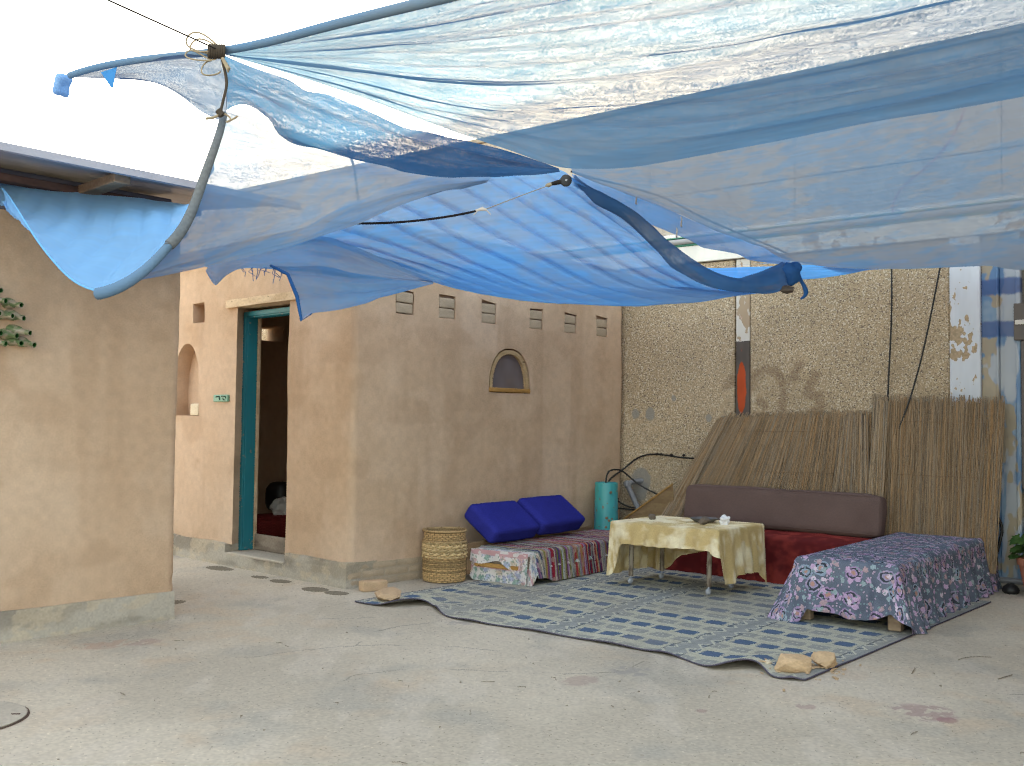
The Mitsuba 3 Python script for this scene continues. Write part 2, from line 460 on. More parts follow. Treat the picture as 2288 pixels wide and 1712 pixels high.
# woven shade netting: real holes (constant open share, varied by the weave), blue plastic thread, dust in patches
def net(key, col, cover, dust, vary=0.35, k=0.0, diff=0.95, gather=0.0, streak=1.0, dustc=(0.36, 0.33, 0.31)):
    def open_fn(p, n, uv):
        w = noise(uv.x * 150, uv.y * 130, k) - 0.5
        s = fbm(uv.x * 9 + k, uv.y * 95, 2.0, 3) - 0.5
        return dr.clip(cover + gather * dr.exp(-uv.x / 1.5) + vary * (0.9 * w + 1.1 * s), 0.06, 0.985)    # denser where the cloth is gathered at its tie

    def col_fn(p, n, uv):
        f = 0.5 * fbm(uv.x * 1.6 + k, uv.y * 1.6, 1.0, 3) + 0.5 * fbm(uv.x * 9 + uv.y * 4 + k, uv.y * 14, 3.0, 3)
        s = 0.5 + streak * (fbm(uv.x * 4 + k, uv.y * 40, 5.0, 3) - 0.5)
        c = C(*col) * (0.80 + 0.4 * s)
        return mix(c, dustc, dust * (0.5 + 0.5 * smoothstep(0.38, 0.65, f)))
    scene[key] = {'type': 'mask', 'opacity': proc(open_fn), 'bsdf': {'type': 'principledthin', 'base_color': proc(col_fn), 'roughness': 0.55, 'diff_trans': diff, 'spec_trans': 0.0, 'eta': 1.3}}


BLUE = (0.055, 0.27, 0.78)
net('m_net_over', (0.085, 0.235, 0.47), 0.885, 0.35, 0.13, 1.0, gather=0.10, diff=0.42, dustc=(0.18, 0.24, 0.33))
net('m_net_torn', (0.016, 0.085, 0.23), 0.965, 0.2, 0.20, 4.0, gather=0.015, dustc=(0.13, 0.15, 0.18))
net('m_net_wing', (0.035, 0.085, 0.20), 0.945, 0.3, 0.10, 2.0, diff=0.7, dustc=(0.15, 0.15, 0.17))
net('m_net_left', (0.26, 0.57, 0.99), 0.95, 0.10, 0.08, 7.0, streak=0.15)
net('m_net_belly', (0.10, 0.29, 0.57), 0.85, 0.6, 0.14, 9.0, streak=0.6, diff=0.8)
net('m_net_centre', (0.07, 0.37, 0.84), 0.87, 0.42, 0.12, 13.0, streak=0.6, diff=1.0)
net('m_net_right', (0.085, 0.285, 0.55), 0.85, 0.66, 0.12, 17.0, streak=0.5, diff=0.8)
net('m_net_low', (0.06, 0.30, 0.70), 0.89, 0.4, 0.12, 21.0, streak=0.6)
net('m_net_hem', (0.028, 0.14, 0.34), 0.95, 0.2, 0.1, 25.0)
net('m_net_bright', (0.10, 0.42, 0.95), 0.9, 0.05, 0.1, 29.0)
diffuse('m_hem', lambda p, n, uv: mix((0.115, 0.145, 0.18), (0.165, 0.175, 0.18), fbm(p.x * 5, p.y * 5, p.z * 5, 3)) * (0.85 + .3 * noise(p.x * 70, p.y * 70, p.z * 70)))
diffuse('m_hem_blue', lambda p, n, uv: mix((0.09, 0.20, 0.36), (0.16, 0.21, 0.27), fbm(p.x * 3, p.y * 3, p.z * 3, 3)))
diffuse('m_cord', (0.07, 0.06, 0.05))
diffuse('m_twine', (0.33, 0.28, 0.2))
diffuse('m_redcord', (0.5, 0.12, 0.16))
diffuse('m_rope_dark', (0.018, 0.018, 0.022))


# ---- textiles
def rug_fn(p, n, uv):
    u, v = uv.x, uv.y
    wob = 0.006 * (noise(u * 40, v * 160, 1.0) - .5)
    st = v - dr.floor(v)
    base = mix((0.51, 0.50, 0.405), (0.43, 0.425, 0.36), fbm(u * 2, v * 2, 1.0, 3))
    rib = 0.86 + 0.28 * noise(u * 150, v * 36, 3.0)
    blue, grey, lt = C(0.075, 0.128, 0.225), C(0.30, 0.31, 0.30), C(0.52, 0.51, 0.43)
    # field of stepped lozenges, blue and grey rows staggered
    m = (st - 0.13) / 0.74 * 4.0
    row = u / 0.22
    ri = dr.floor(row)
    a = m + 0.5 * (ri - 2 * dr.floor(ri / 2))
    fa, fb = a - dr.floor(a) - 0.5, row - ri - 0.5
    saw = dr.abs((fb * 7) - dr.floor(fb * 7) - .5) * 0.12 + 0.10 * (noise(u * 60, v * 60, 5.0) - .5)
    inside = (dr.abs(fa) + 1.5 * saw < 0.43) & (dr.abs(fb) < 0.31 - 0.12 * dr.abs(fa) + 0.05 * (noise(fa * 16 + 40, row, 2.0) - .5))
    odd = (ri - 2 * dr.floor(ri / 2)) > 0.5
    c = dr.select(inside, dr.select(odd, mi.Color3f(grey), mi.Color3f(blue)), base)
    eye = (dr.abs(dr.abs(fa) - .1) < 0.035) & (dr.abs(fb) < 0.07)
    c = dr.select(inside & odd & eye, mi.Color3f(lt), c)
    dash = (dr.abs(dr.abs(fb) - 0.43) < 0.03) & (noise(a * 9, row * 2, 8.0) > 0.52)
    c = dr.select(dash & ~inside, mi.Color3f(lt) * .95, c)
    # band between two strips
    e = dr.minimum(st, 1 - st)
    band = e < 0.10
    zz = dr.abs(u / 0.17 - dr.floor(u / 0.17) - .5) * 2
    tri = dr.abs((e - 0.035) / 0.075 - zz) < 0.16
    bc = dr.select(tri, mi.Color3f(lt), C(0.31, 0.325, 0.32))
    bc = dr.select((zz < 0.22) & (e > 0.06), C(0.13, 0.16, 0.20), bc)
    bc = dr.select(e < 0.028, C(0.28, 0.295, 0.295) * (0.9 + .2 * noise(u * 10, v * 30, 1.0)), bc)
    bc = dr.select((e > 0.085) & (noise(u * 28, 1.0, dr.floor(v)) > .55), C(0.14, 0.155, 0.17), bc)
    c = dr.select(band, bc, c)
    dirt = smoothstep(.45, .75, fbm(u * 1.3 + 5, v * 1.5, 4.0, 4))
    c = mix(c, (0.34, 0.315, 0.265), 0.42 * dirt + 0.10)
    return c * rib * (0.9 + 0.2 * noise(u * 260, v * 260, 7.0))


bumped('m_rug', rug_fn, lambda p, n, uv: 0.0025 * noise(uv.x * 150, uv.y * 36, 3.0) + 0.0015 * fbm(uv.x * 60, uv.y * 60, 1.0, 2))


def paisley_fn(p, n, uv):
    u, v = uv.x, uv.y
    u = u + 0.02 * (fbm(uv.x * 9, uv.y * 9, 1.0, 2) - .5)
    v = v + 0.02 * (fbm(uv.x * 9, uv.y * 9, 6.0, 2) - .5)
    c = mix((0.10, 0.118, 0.165), (0.15, 0.175, 0.235), noise(u * 14, v * 14, 2.0))
    d1, d2, w = voronoi(u * 6.5, v * 5.2)               # large drops, ringed
    dd = d1 + 0.10 * (noise(u * 55, v * 55, 3.0) - .5)
    pal = dr.select(w < 0.33, C(0.33, 0.235, 0.40), dr.select(w < 0.6, C(0.25, 0.31, 0.41), C(0.29, 0.26, 0.39)))
    c = dr.select(dd < 0.33, pal, c)
    c = dr.select((dd < 0.25) & (dd > 0.17), C(0.05, 0.06, 0.08), c)
    c = dr.select(dd < 0.09, C(0.40, 0.24, 0.21), c)
    e1, e2, x = voronoi(u * 15 + 7, v * 15)            # blossoms
    ee = e1 + 0.22 * (noise(u * 90, v * 90, 8.0) - .5)
    pal2 = dr.select(x < .35, C(0.47, 0.335, 0.51), dr.select(x < .55, C(0.40, 0.29, 0.33), dr.select(x < .7, C(0.28, 0.36, 0.40), C(0.56, 0.48, 0.58))))
    c = dr.select((ee < 0.27) & (x < 0.80), pal2, c)
    f1, f2, y = voronoi(u * 42, v * 42)                # seeds and dots
    c = dr.select((f1 < 0.27) & (y > 0.55), dr.select(y > .8, C(0.46, 0.34, 0.45), C(0.20, 0.29, 0.31)), c)
    return c * (0.85 + .3 * noise(u * 300, v * 300, 1.0))


diffuse('m_paisley', paisley_fn)


def floral_fn(p, n, uv):
    u, v = uv.x, uv.y
    c = mix((0.64, 0.60, 0.58), (0.56, 0.54, 0.55), noise(u * 9, v * 9, 1.0))
    k = u / 0.30 - dr.floor(u / 0.30)
    c = dr.select((k < 0.16) & (noise(u * 60, v * 20, 1.0) > .3), C(0.50, 0.30, 0.32), c)
    d1, d2, w = voronoi(u * 11, v * 11)
    dd = d1 + 0.55 * (fbm(u * 45, v * 45, 2.0, 2) - .5)
    pal = dr.select(w < .35, C(0.33, 0.37, 0.50), dr.select(w < .6, C(0.50, 0.33, 0.33), dr.select(w < .82, C(0.22, 0.33, 0.29), C(0.50, 0.41, 0.33))))
    c = mix(c, pal * (0.75 + .5 * noise(u * 90, v * 90, 5.0)), dr.select(k > .14, 0.9, 0.0) * smoothstep(.42, .28, dd))
    g1, g2, gw = voronoi(u * 34, v * 34)
    c = mix(c, dr.select(gw > .5, C(0.16, 0.27, 0.22), C(0.30, 0.28, 0.42)), 0.75 * smoothstep(.34, .22, g1) * smoothstep(.62, .5, dd) * dr.select(k > .14, 1.0, 0.0))
    return c


diffuse('m_floral', floral_fn)


def stripes_fn(p, n, uv):
    q = uv.x * 46 + 0.9 * noise(uv.x * 8, uv.y * 7, 1.0)
    i = dr.floor(q)
    r, r2 = cell_rand(i, 3, 1), cell_rand(i, 5, 2)
    c = dr.select(r < .16, C(0.30, 0.035, 0.055), dr.select(r < .30, C(0.42, 0.36, 0.31), dr.select(r < .42, C(0.17, 0.07, 0.16), dr.select(r < .54, C(0.20, 0.19, 0.065), dr.select(
        r < .66, C(0.28, 0.17, 0.27), dr.select(r < .76, C(0.06, 0.065, 0.14), dr.select(r < .86, C(0.38, 0.20, 0.10), C(0.31, 0.35, 0.33))))))))
    c = c * (0.7 + .6 * r2)
    c = mix(c, (0.45, 0.38, 0.33), 0.5 * smoothstep(.62, .7, noise(q * 0.7, uv.y * 22, 4.0)))
    f = q - i
    return c * (0.62 + 0.38 * smoothstep(0.0, 0.25, dr.minimum(f, 1 - f))) * (0.85 + .3 * noise(uv.x * 260, uv.y * 120, 1.0))


bumped('m_stripes', stripes_fn, lambda p, n, uv: 0.004 * smoothstep(0.0, 0.4, dr.minimum((uv.x * 46) - dr.floor(uv.x * 46), 1 - (uv.x * 46) + dr.floor(uv.x * 46))))


def velvet(key, a, b, sheen, k=0.0):
    def fn(p, n, uv):
        f = fbm(uv.x * 5 + k, uv.y * 5, k, 3)
        g = fbm(uv.x * 16 + k, uv.y * 11, 3.0, 3)
        return mix(a, b, smoothstep(.38, .66, 0.55 * f + 0.45 * g)) * (0.92 + .16 * noise(uv.x * 220, uv.y * 220, 1.0))
    scene[key] = {'type': 'twosided', 'bsdf': {'type': 'principled', 'base_color': proc(fn), 'roughness': 0.75, 'specular': 0.2, 'sheen': sheen, 'sheen_tint': 0.6}}


velvet('m_gold', (0.50, 0.38, 0.18), (0.72, 0.645, 0.46), 1.0)
velvet('m_red', (0.095, 0.007, 0.009), (0.215, 0.028, 0.023), 0.6, 5.0)
diffuse('m_bluecushion', lambda p, n, uv: C(0.030, 0.034, 0.25) * (0.75 + 0.5 * noise(p.x * 260, p.y * 260, p.z * 260)) * (0.85 + .3 * fbm(p.x * 6, p.y * 6, p.z * 6, 3)))
diffuse('m_brown_fabric', lambda p, n, uv: mix((0.125, 0.085, 0.078), (0.165, 0.115, 0.105), fbm(p.x * 5, p.y * 5, p.z * 5, 3)) * (0.8 + .4 * noise(p.x * 230, p.y * 230, p.z * 230)))
scene['m_reed'] = {'type': 'diffuse', 'reflectance': {'type': 'mesh_attribute', 'name': 'vertex_color'}}
scene['m_wicker'] = {'type': 'diffuse', 'reflectance': {'type': 'mesh_attribute', 'name': 'vertex_color'}}


def cyan_fn(p, n, uv):
    c = mix((0.045, 0.30, 0.36), (0.06, 0.38, 0.34), fbm(p.x * 12, p.y * 12, p.z * 1.5, 3))
    c = mix(c, (0.05, 0.13, 0.36), 0.55 * smoothstep(.5, .75, fbm(p.x * 9 + 4, p.y * 9, p.z * 2.5, 3)))
    return mix(c, (0.20, 0.16, 0.12), smoothstep(.70, .73, fbm(p.x * 24, p.y * 24, p.z * 24, 3)))


glossy('m_cyan', cyan_fn, 0.42)
glossy('m_terracotta', lambda p, n, uv: mix((0.33, 0.115, 0.07), (0.40, 0.16, 0.10), fbm(p.x * 9, p.y * 9, p.z * 9, 3)), 0.7)
scene['m_leaf'] = {'type': 'principledthin', 'base_color': proc(lambda p, n, uv: mix((0.035, 0.085, 0.025), (0.075, 0.13, 0.04), noise(p.x * 30, p.y * 30, p.z * 30))), 'roughness': 0.5, 'diff_trans': 0.5, 'eta': 1.3}
diffuse('m_soil', (0.07, 0.05, 0.035))
glossy('m_tray', (0.10, 0.105, 0.12), 0.35)
diffuse('m_paper', (0.80, 0.80, 0.82))
diffuse('m_leg', lambda p, n, uv: mix((0.27, 0.235, 0.19), (0.14, 0.11, 0.085), smoothstep(.4, .62, fbm(p.x * 40, p.y * 40, p.z * 14, 3))))
glossy('m_caster', (0.30, 0.32, 0.36), 0.4)
glossy('m_bottle', lambda p, n, uv: mix(C(0.11, 0.16, 0.075), C(0.33, 0.29, 0.22), smoothstep(.42, .62, fbm(p.x * 26, p.y * 26, p.z * 26, 3))), 0.35)
glossy('m_bottle_inside', (0.012, 0.06, 0.012), 0.3)
glossy('m_plate_green', lambda p, n, uv: mix((0.10, 0.27, 0.185), (0.18, 0.33, 0.26), fbm(p.x * 20, p.y * 28, p.z * 40, 3)), 0.4)
diffuse('m_plate_dark', (0.035, 0.07, 0.055))
diffuse('m_window_wood', wood_fn((0.43, 0.32, 0.19), (0.35, 0.245, 0.14)))
scene['m_dusty_pane'] = {'type': 'blendbsdf', 'weight': proc(lambda p, n, uv: 0.55 + 0.4 * (fbm(p.x * 9, p.z * 5, 1.0, 3) - .5)),
                         'a': {'type': 'thindielectric'}, 'b': {'type': 'twosided', 'bsdf': {'type': 'diffuse', 'reflectance': {'type': 'rgb', 'value': [0.19, 0.165, 0.18]}}}}
diffuse('m_lid', lambda p, n, uv: mix((0.41, 0.37, 0.31), (0.49, 0.44, 0.37), fbm(p.x * 9, p.y * 9, 1.0, 4)) * (0.9 + .2 * noise(p.x * 90, p.y * 90, 1.0)))
diffuse('m_rust_gap', (0.12, 0.085, 0.07))
diffuse('m_straw', (0.50, 0.37, 0.20))
diffuse('m_white_knot', (0.62, 0.6, 0.56))
diffuse('m_interior', (0.30, 0.23, 0.16))
diffuse('m_rug_back', (0.26, 0.255, 0.24))
diffuse('m_purple_edge', (0.10, 0.09, 0.125))

diffuse('m_wall_side', (0.20, 0.165, 0.13))
diffuse('m_core', (0.30, 0.27, 0.23))
diffuse('m_plywood', wood_fn((0.24, 0.165, 0.09), (0.18, 0.12, 0.065)))
diffuse('m_wrap', lambda p, n, uv: mix((0.24, 0.42, 0.72), (0.13, 0.28, 0.60), fbm(p.x * 14, p.y * 14, p.z * 14, 3)))
bumped('m_grit', mud_brick((0.26, 0.22, 0.175)), fine_bump)
diffuse('m_wicker_inner', (0.36, 0.25, 0.135))
diffuse('m_left_edge', (0.16, 0.42, 0.80))


for _k, _c in (('m_net_left_solid', (0.06, 0.25, 0.62)), ('m_net_hem_solid', (0.035, 0.12, 0.34))):
    diffuse(_k, _c)

# ------------------------------------------------------------------ ground
g = 300.0
gv = np.array([[x, y, 0.0] for x in np.linspace(-g, g, 41) for y in np.linspace(-g, g, 41)])
add('ground', (gv, grid_faces(41, 41)[:, ::-1]), 'm_ground', label='pale dusty concrete yard with cracks, grit and worn paint spots', kind='structure')

# ------------------------------------------------------------------ adobe hut
HUT = thing('adobe_hut', 'earth plastered hut with teal door frame and arched window in the middle', 'hut')
HX = 3.86
body = prism(m3.CrossSection([np.array([(0.07, 0.07), (HX - .07, 0.07), (HX - .07, 4.5), (0.07, 4.5)], float)], m3.FillRule.NonZero).offset(0.07, m3.JoinType.Round, 2.0, 20), 0.200, 3.04)
room = mbox(np.array([.295, .40, .1]), np.array([3.45, 4.12, 2.86]))
door = prism([(-.2, .95), (0, .955), (.16, .93), (.16, 1.95), (0, 1.845), (-.2, 1.845)], .12, 2.535) + mbox(np.array([.15, .93, .12]), np.array([.6, 1.93, 2.535]))
small_hole = prism(m3.CrossSection([np.array([(2.46, 2.42), (2.69, 2.42), (2.69, 2.63), (2.46, 2.63)], float)], m3.FillRule.NonZero).offset(-.02, m3.JoinType.Round).offset(.02, m3.JoinType.Round, 2.0, 12), -.2, .2)
# prisms above are drawn in (a, z); turn them so that a runs along y (door face) or x (front face)
TOY = np.array([[0, 0, 1, 0], [1, 0, 0, 0], [0, 1, 0, 0]], float)


def on_door_face(poly, depth):          # poly in (y, z), cut from x = -0.1 to depth
    cs = m3.CrossSection([np.asarray(poly, float)], m3.FillRule.NonZero).offset(-.015, m3.JoinType.Round).offset(.015, m3.JoinType.Round, 2.0, 12)
    return m3.Manifold.extrude(cs, depth + .1).transform(TOY).translate((-.1, 0, 0))


def on_front_face(poly, d0, d1):         # poly in (x, z), cut from y = d0 to d1
    cs = m3.CrossSection([np.asarray(poly, float)], m3.FillRule.NonZero)
    return m3.Manifold.extrude(cs, d1 - d0).transform(np.array([[1, 0, 0, 0], [0, 0, -1, 0], [0, 1, 0, 0]], float)).translate((0, d1, 0))


arch_t = np.linspace(0, 1, 15)
niche_arch = [(2.96, 1.46), (2.545, 1.46)] + [(2.545 + .21 * (1 - math.cos(t * 1.35)) * 1.15, 1.80 + .42 * math.sin(t * 1.5)) for t in arch_t] + [(2.96, 2.22)]
cuts = on_door_face([(2.46, 2.42), (2.69, 2.42), (2.70, 2.63), (2.47, 2.635)], .16) + on_door_face([(2.53, 1.46), (3.06, 1.46), (3.06, 1.8)] + [(2.795 + .265 * math.cos(a), 1.80 + .42 * math.sin(a)) for a in np.linspace(0, math.pi, 19)], .17)


def arch(w, h, x0, z0, grow=0.0, n=25):
    t = np.linspace(0, math.pi, n)
    return [(x0 + (w + grow) * math.copysign(abs(math.cos(a)) ** 0.86, math.cos(a)), z0 + (h + grow) * math.sin(a) ** 0.92) for a in t]


WX, WZ = 1.972, 1.775
cuts += on_front_face(arch(.292, .385, WX, WZ, .012) + [(WX - .304, WZ - .045), (WX + .304, WZ - .045)], -.1, .6)
VX = [0.575, 1.10, 1.652, 2.352, 2.905, 3.452]
for k, vx in enumerate(VX):
    cuts += on_front_face([(vx - .105, 2.398), (vx + .105, 2.398), (vx + .106, 2.602 + .012 * (k % 2)), (vx - .103, 2.606 + .012 * (k % 3))], -.1, .05)
back_window = prism([(1.60, 3.9), (2.05, 3.9), (2.13, 4.6), (2.06, 4.6)], 2.44, 2.63)
hut = body - room - door - cuts - back_window
add('adobe_hut__wall', rough_wall(hut, .065, .020, 1.4, .0035, 1), 'm_adobe', smooth=38)
add('adobe_hut__floor', box((.31, .41, .05), (3.44, 4.11, .15)), 'm_interior')
# roof: dark slab edge and pale rim
add('adobe_hut__roof', [box((-.06, -.05, 3.045), (HX - .04, 4.6, 3.17), .015)], 'm_wood', label='dark roof edge')
add('adobe_hut__roof__rim', [box((.2, -.07, 3.173), (2.0, .10, 3.235), .012)], 'm_white_paint')
# plinth under the door face, and its sill
pl = prism([(-.03, .0), (-.03, 4.4), (.35, 4.4), (.35, 0.0)], -.05, .214) - mbox(np.array([-.2, .9, .128]), np.array([.5, 1.93, .5]))
add('adobe_hut__plinth', rough_wall(pl, .05, .018, 4.0, .006, 4), 'm_plinth', smooth=40, label='rough grey concrete plinth')
add('adobe_hut__sill', box((-.036, .93, .112), (.30, 1.88, .137), .008), 'm_lid')
# mud brick base of the front face, bricks laid in mortar
add('adobe_hut__brick_base', box((-.018, .004, -.04), (HX, .2, .216), .004), 'm_mortar', label='mud brick base course under the front wall')
for row in range(3):
    x = -.022 + (0.0 if row % 2 == 0 else -.11)
    while x < HX - .05:
        L = .255 + .03 * rng.random()
        a, b = max(x, -.022) + .007, min(x + L, HX) - .007
        if b - a > .05:
            br = pillow((b - a, .09, .058), .012, 3, lump=.004, seed=int(x * 100) + row)
            br.apply_translation(((a + b) / 2, .041 + .004 * rng.random(), .034 + row * .071))
            add('adobe_hut__brick_base__brick', br, 'm_brick', smooth=40)
        x += L
# lintel, door frame, threshold board
lint = tm(m3.Manifold.cube((.36, 1.42, .078)).translate((-.028, .60, 2.533)).refine_to_length(.05))
lint.vertices += (meshkit.fbm(lint.vertices * 8, 3)[:, None] - .5) * np.array([.012, .02, .014])
add('adobe_hut__lintel', lint, 'm_pale_wood', smooth=40, label='pale wooden lintel over the doorway')
add('adobe_hut__door_frame', [box((.135, 1.868, .138), (.25, 1.93, 2.50), .004), box((.135, .90, .138), (.25, .945, 2.50), .004), box((.135, .946, 2.44), (.25, 1.867, 2.50), .004),
                              box((.118, 1.878, .138), (.134, 1.925, 2.50), .003), box((.118, .946, 2.455), (.134, 1.876, 2.50), .003)], 'm_teal', label='teal painted door frame')
add('adobe_hut__door_frame__rebate', [box((.252, 1.858, .138), (.285, 1.93, 2.46), .003)], 'm_pale_wood')
add('adobe_hut__threshold', box((.253, .95, .138), (.282, 1.856, .295), .006), 'm_grey_wood', label='worn wooden threshold board')
# arched window
ring = m3.CrossSection([np.array(arch(.288, .382, WX, WZ, 0))], m3.FillRule.NonZero) - m3.CrossSection([np.array(arch(.288, .382, WX, WZ, -.042))], m3.FillRule.NonZero)
RX = np.array([[1, 0, 0, 0], [0, 0, -1, 0], [0, 1, 0, 0]], float)
add('adobe_hut__window__frame', tm(m3.Manifold.extrude(ring, .05).transform(RX).translate((0, .055, 0))), 'm_window_wood', smooth=30, label='arched wooden window frame')
add('adobe_hut__window__sill', box((WX - .302, -.008, WZ - .043), (WX + .302, .07, WZ - .001), .006), 'm_orange_wood')
pane = m3.CrossSection([np.array(arch(.288, .382, WX, WZ, -.041))], m3.FillRule.NonZero)
pm = tm(m3.Manifold.extrude(pane, .004).transform(RX).translate((0, .045, 0)))
add('adobe_hut__window__pane', pm, 'm_dusty_pane')
say('adobe_hut__window', 'small arched window with a wooden frame and dusty pane')
# vent recesses, two bricks in each
for k, vx in enumerate(VX):
    for j in range(2):
        br = pillow((.200 - .006 * rng.random(), .09, .094), .012, 5, lump=.004, seed=k * 2 + j)
        br = rotated(br, rng.normal(0, 1.1), (0, 1, 0))
        br.apply_translation((vx + rng.normal(0, .003), .046 + .005 * rng.random(), 2.448 + j * .0985))
        add('adobe_hut__vent_brick', br, 'm_brick', smooth=40)

# things inside the hut and on its walls
add('mattress', pillow((.95, .55, .24), .06, 7, .04, .01).apply_translation((.98, 2.55, .27)), 'm_red', smooth=True, uv=None, label='dark red mattress on the floor inside the doorway', cat='mattress')
add('cloth_bundle', moved(rock((.17, .12, .12), 5, sub=4, rough=.6), frame3((1.08, 2.56, .46), (1, .3, 0))), 'm_white_knot', smooth=50, label='crumpled pale cloth bundle on the red mattress', cat='cloth')
add('floor_cushion', moved(pillow((.30, .3, .34), .1, 7, .1, .02), frame3((1.30, 2.95, .55), (1, .2, 0))), 'm_black', smooth=True, label='black cushion standing behind the pale bundle indoors', cat='cushion')
blk = pillow((.11, .165, .125), .012, 5, lump=.005, seed=3)
add('stone_block', blk.apply_translation((.075, 2.665, 1.527)), 'm_whitestone', smooth=40, label='pale stone block standing in the arched wall niche', cat='stone')
SG = thing('name_plate', 'small green glazed plate with dark lettering beside the door', 'sign')
plate = rotated(box((-.022, 1.955, 1.602), (0.004, 2.225, 1.672), .006), 0, (1, 0, 0))
add('name_plate__plate', plate, 'm_plate_green')
strokes = [((2.165, 1.655), (2.105, 1.655)), ((2.105, 1.655), (2.10, 1.618)), ((2.165, 1.655), (2.168, 1.645)), ((2.067, 1.657), (1.995, 1.655)), ((1.995, 1.655), (1.985, 1.635)), ((2.04, 1.64), (2.03, 1.622)), ((2.03, 1.622), (2.0, 1.62))]
add('name_plate__lettering', [tube([(-.0235, a[0], a[1]), (-.0235, b[0], b[1])], .0055, 6) for a, b in strokes], 'm_plate_dark')

# ------------------------------------------------------------------ adobe building on the left
LB = thing('adobe_building', 'long earth plastered building on the left with bottle necks in its wall', 'building')
lw = prism(m3.CrossSection([np.array([(-8.9, -.105), (-1.745, -.105), (-1.745, 1.7), (-8.9, 1.7)], float)], m3.FillRule.NonZero).offset(0.06, m3.JoinType.Round, 2.0, 16), .165, 2.74)
chip = tm(m3.Manifold.sphere(.07, 24))
lw = lw - m3.Manifold.sphere(.062, 20).translate((-1.675, -.165, .275)) - m3.Manifold.sphere(.035, 16).translate((-1.675, -.175, .215))
add('adobe_building__wall', rough_wall(lw, .085, .017, 1.3, .003, 8), 'm_adobe_left', smooth=38)
lp = prism([(-9, -.178), (-1.69, -.178), (-1.69, 1.76), (-9, 1.76)], -.05, .197)
add('adobe_building__plinth', rough_wall(lp, .07, .010, 3.0, .003, 9), 'm_plinth', smooth=40, label='grey concrete plinth')
add('adobe_building__wall_plate', box((-9, -.17, 2.742), (-1.66, .05, 2.83), .008), 'm_plate')
add('adobe_building__upper_wall', box((-8.9, -.10, 2.83), (-1.75, 1.7, 3.02), .01), 'm_plate')
add('adobe_building__beam', box((-9, -.29, 2.895), (-1.62, -.20, 2.945), .006), 'm_beam', label='brown timber beam under the eaves')
prof = [(-.92, 2.925), (-.90, 2.975), (-.86, 2.985), (.4, 3.135), (1.9, 3.135), (1.9, 3.115), (.4, 3.10), (-.55, 3.0), (-.58, 2.985), (-.84, 2.955), (-.90, 2.92)]
rf = m3.Manifold.extrude(m3.CrossSection([np.array(prof, float)], m3.FillRule.EvenOdd), 7.85).transform(np.array([[0, 0, 1, 0], [1, 0, 0, 0], [0, 1, 0, 0]], float)).translate((-9.05, 0, 0))
add('adobe_building__roof', tm(rf), 'm_roof', smooth=25, label='grey sheet metal roof with deep eaves')
raf = rotated(box((-2.515, -.80, 2.895), (-2.405, .05, 2.955), .006), 0, (1, 0, 0))
add('adobe_building__rafter', raf, 'm_rafter', label='short rafter end sticking out below the eaves')
BT = [(-2.843, 2.13), (-2.825, 2.049), (-2.784, 1.958), (-2.755, 1.884), (-2.968, 2.212), (-2.937, 2.147), (-2.893, 2.057), (-2.971, 2.066), (-2.863, 1.934), (-2.959, 1.944), (-2.835, 1.889), (-2.928, 1.88), (-3.02, 1.95), (-3.05, 2.15), (-3.02, 1.885)]
outer = [(.036, -.05), (.036, .02), (.031, .045), (.021, .070), (.0165, .090), (.0155, .113), (.0190, .114), (.0195, .124), (.0180, .128), (.0130, .128)]
inner = [(.0130, .128), (.0120, .10), (.0115, .05), (.0001, .05)]
for k, (bx, bz) in enumerate(BT):
    m = np.eye(4)
    ax = np.array([.45 + rng.normal(0, .15), -1, -.12 + rng.normal(0, .12)])
    zv = ax / np.linalg.norm(ax)
    xv = np.cross([0, 0, 1.0], zv)
    xv /= np.linalg.norm(xv)
    m[:3, 0], m[:3, 1], m[:3, 2] = xv, np.cross(zv, xv), zv
    m[:3, 3] = np.array([bx, -.268, bz]) - zv * .128
    b = add('adobe_building__bottle', moved(lathe(outer, 20), m), 'm_bottle', smooth=40)
    add(b + '__bore', moved(lathe(inner, 14), m), 'm_bottle_inside', smooth=40)

# ------------------------------------------------------------------ tall industrial building at the back
IB = thing('industrial_building', 'tall building of exposed pebble concrete panels with painted steel posts', 'building')
WA = math.radians(5.5)
WT, WN = np.array([-math.sin(WA), math.cos(WA), 0]), np.array([-math.cos(WA), -math.sin(WA), 0])
W0 = np.array([3.9, 0, 0])


def wmat(s=0.0, z=0.0, out=0.0):
    m = np.eye(4)
    m[:3, 0], m[:3, 1], m[:3, 3] = WT, -WN, W0 + WT * s + WN * out
    m[2, 3] = z
    return m


def wbox(s0, s1, z0, z1, o0, o1, c=.006):
    """Box along the wall: s0..s1, z0..z1, standing out from o0 to o1 metres towards the yard."""
    return moved(box((s0, -o1, z0), (s1, -o0, z1), c), wmat())


def wp(s, z, out=0.0):
    q = W0 + WT * s + WN * out
    return np.array([q[0], q[1], z])


add('industrial_building__core', wbox(-12, 11, -.05, 5.02, -7, -.08), 'm_core')
for s0, s1 in ((-1.335, 3.2), (3.21, 10.9), (-3.495, -1.515), (-12, -7.4), (-7.38, -4.15)):
    add('industrial_building__panel', wbox(s0, s1, .06, 3.195, -.078, 0.0, .012), 'm_pebble')
add('industrial_building__strip', wbox(-1.508, -1.352, 0, 3.2, -.07, -.006), 'm_strip', label='steel strip with an orange brush mark')
add('industrial_building__post', wbox(-3.765, -3.50, 0, 3.2, -.07, .02), 'm_peel_white', label='white post with peeling paint')
add('industrial_building__post', [wbox(-3.90, -3.766, 0, 3.2, -.07, -.02), wbox(-4.06, -3.921, 0, 3.2, -.07, -.012)], 'm_bluepaint', label='blue painted steel post streaked with rust')
add('industrial_building__post_edge', [wbox(-3.92, -3.901, 0, 3.2, -.07, .035), wbox(-4.10, -4.06, 0, 3.2, -.07, .03)], 'm_bluepaint')
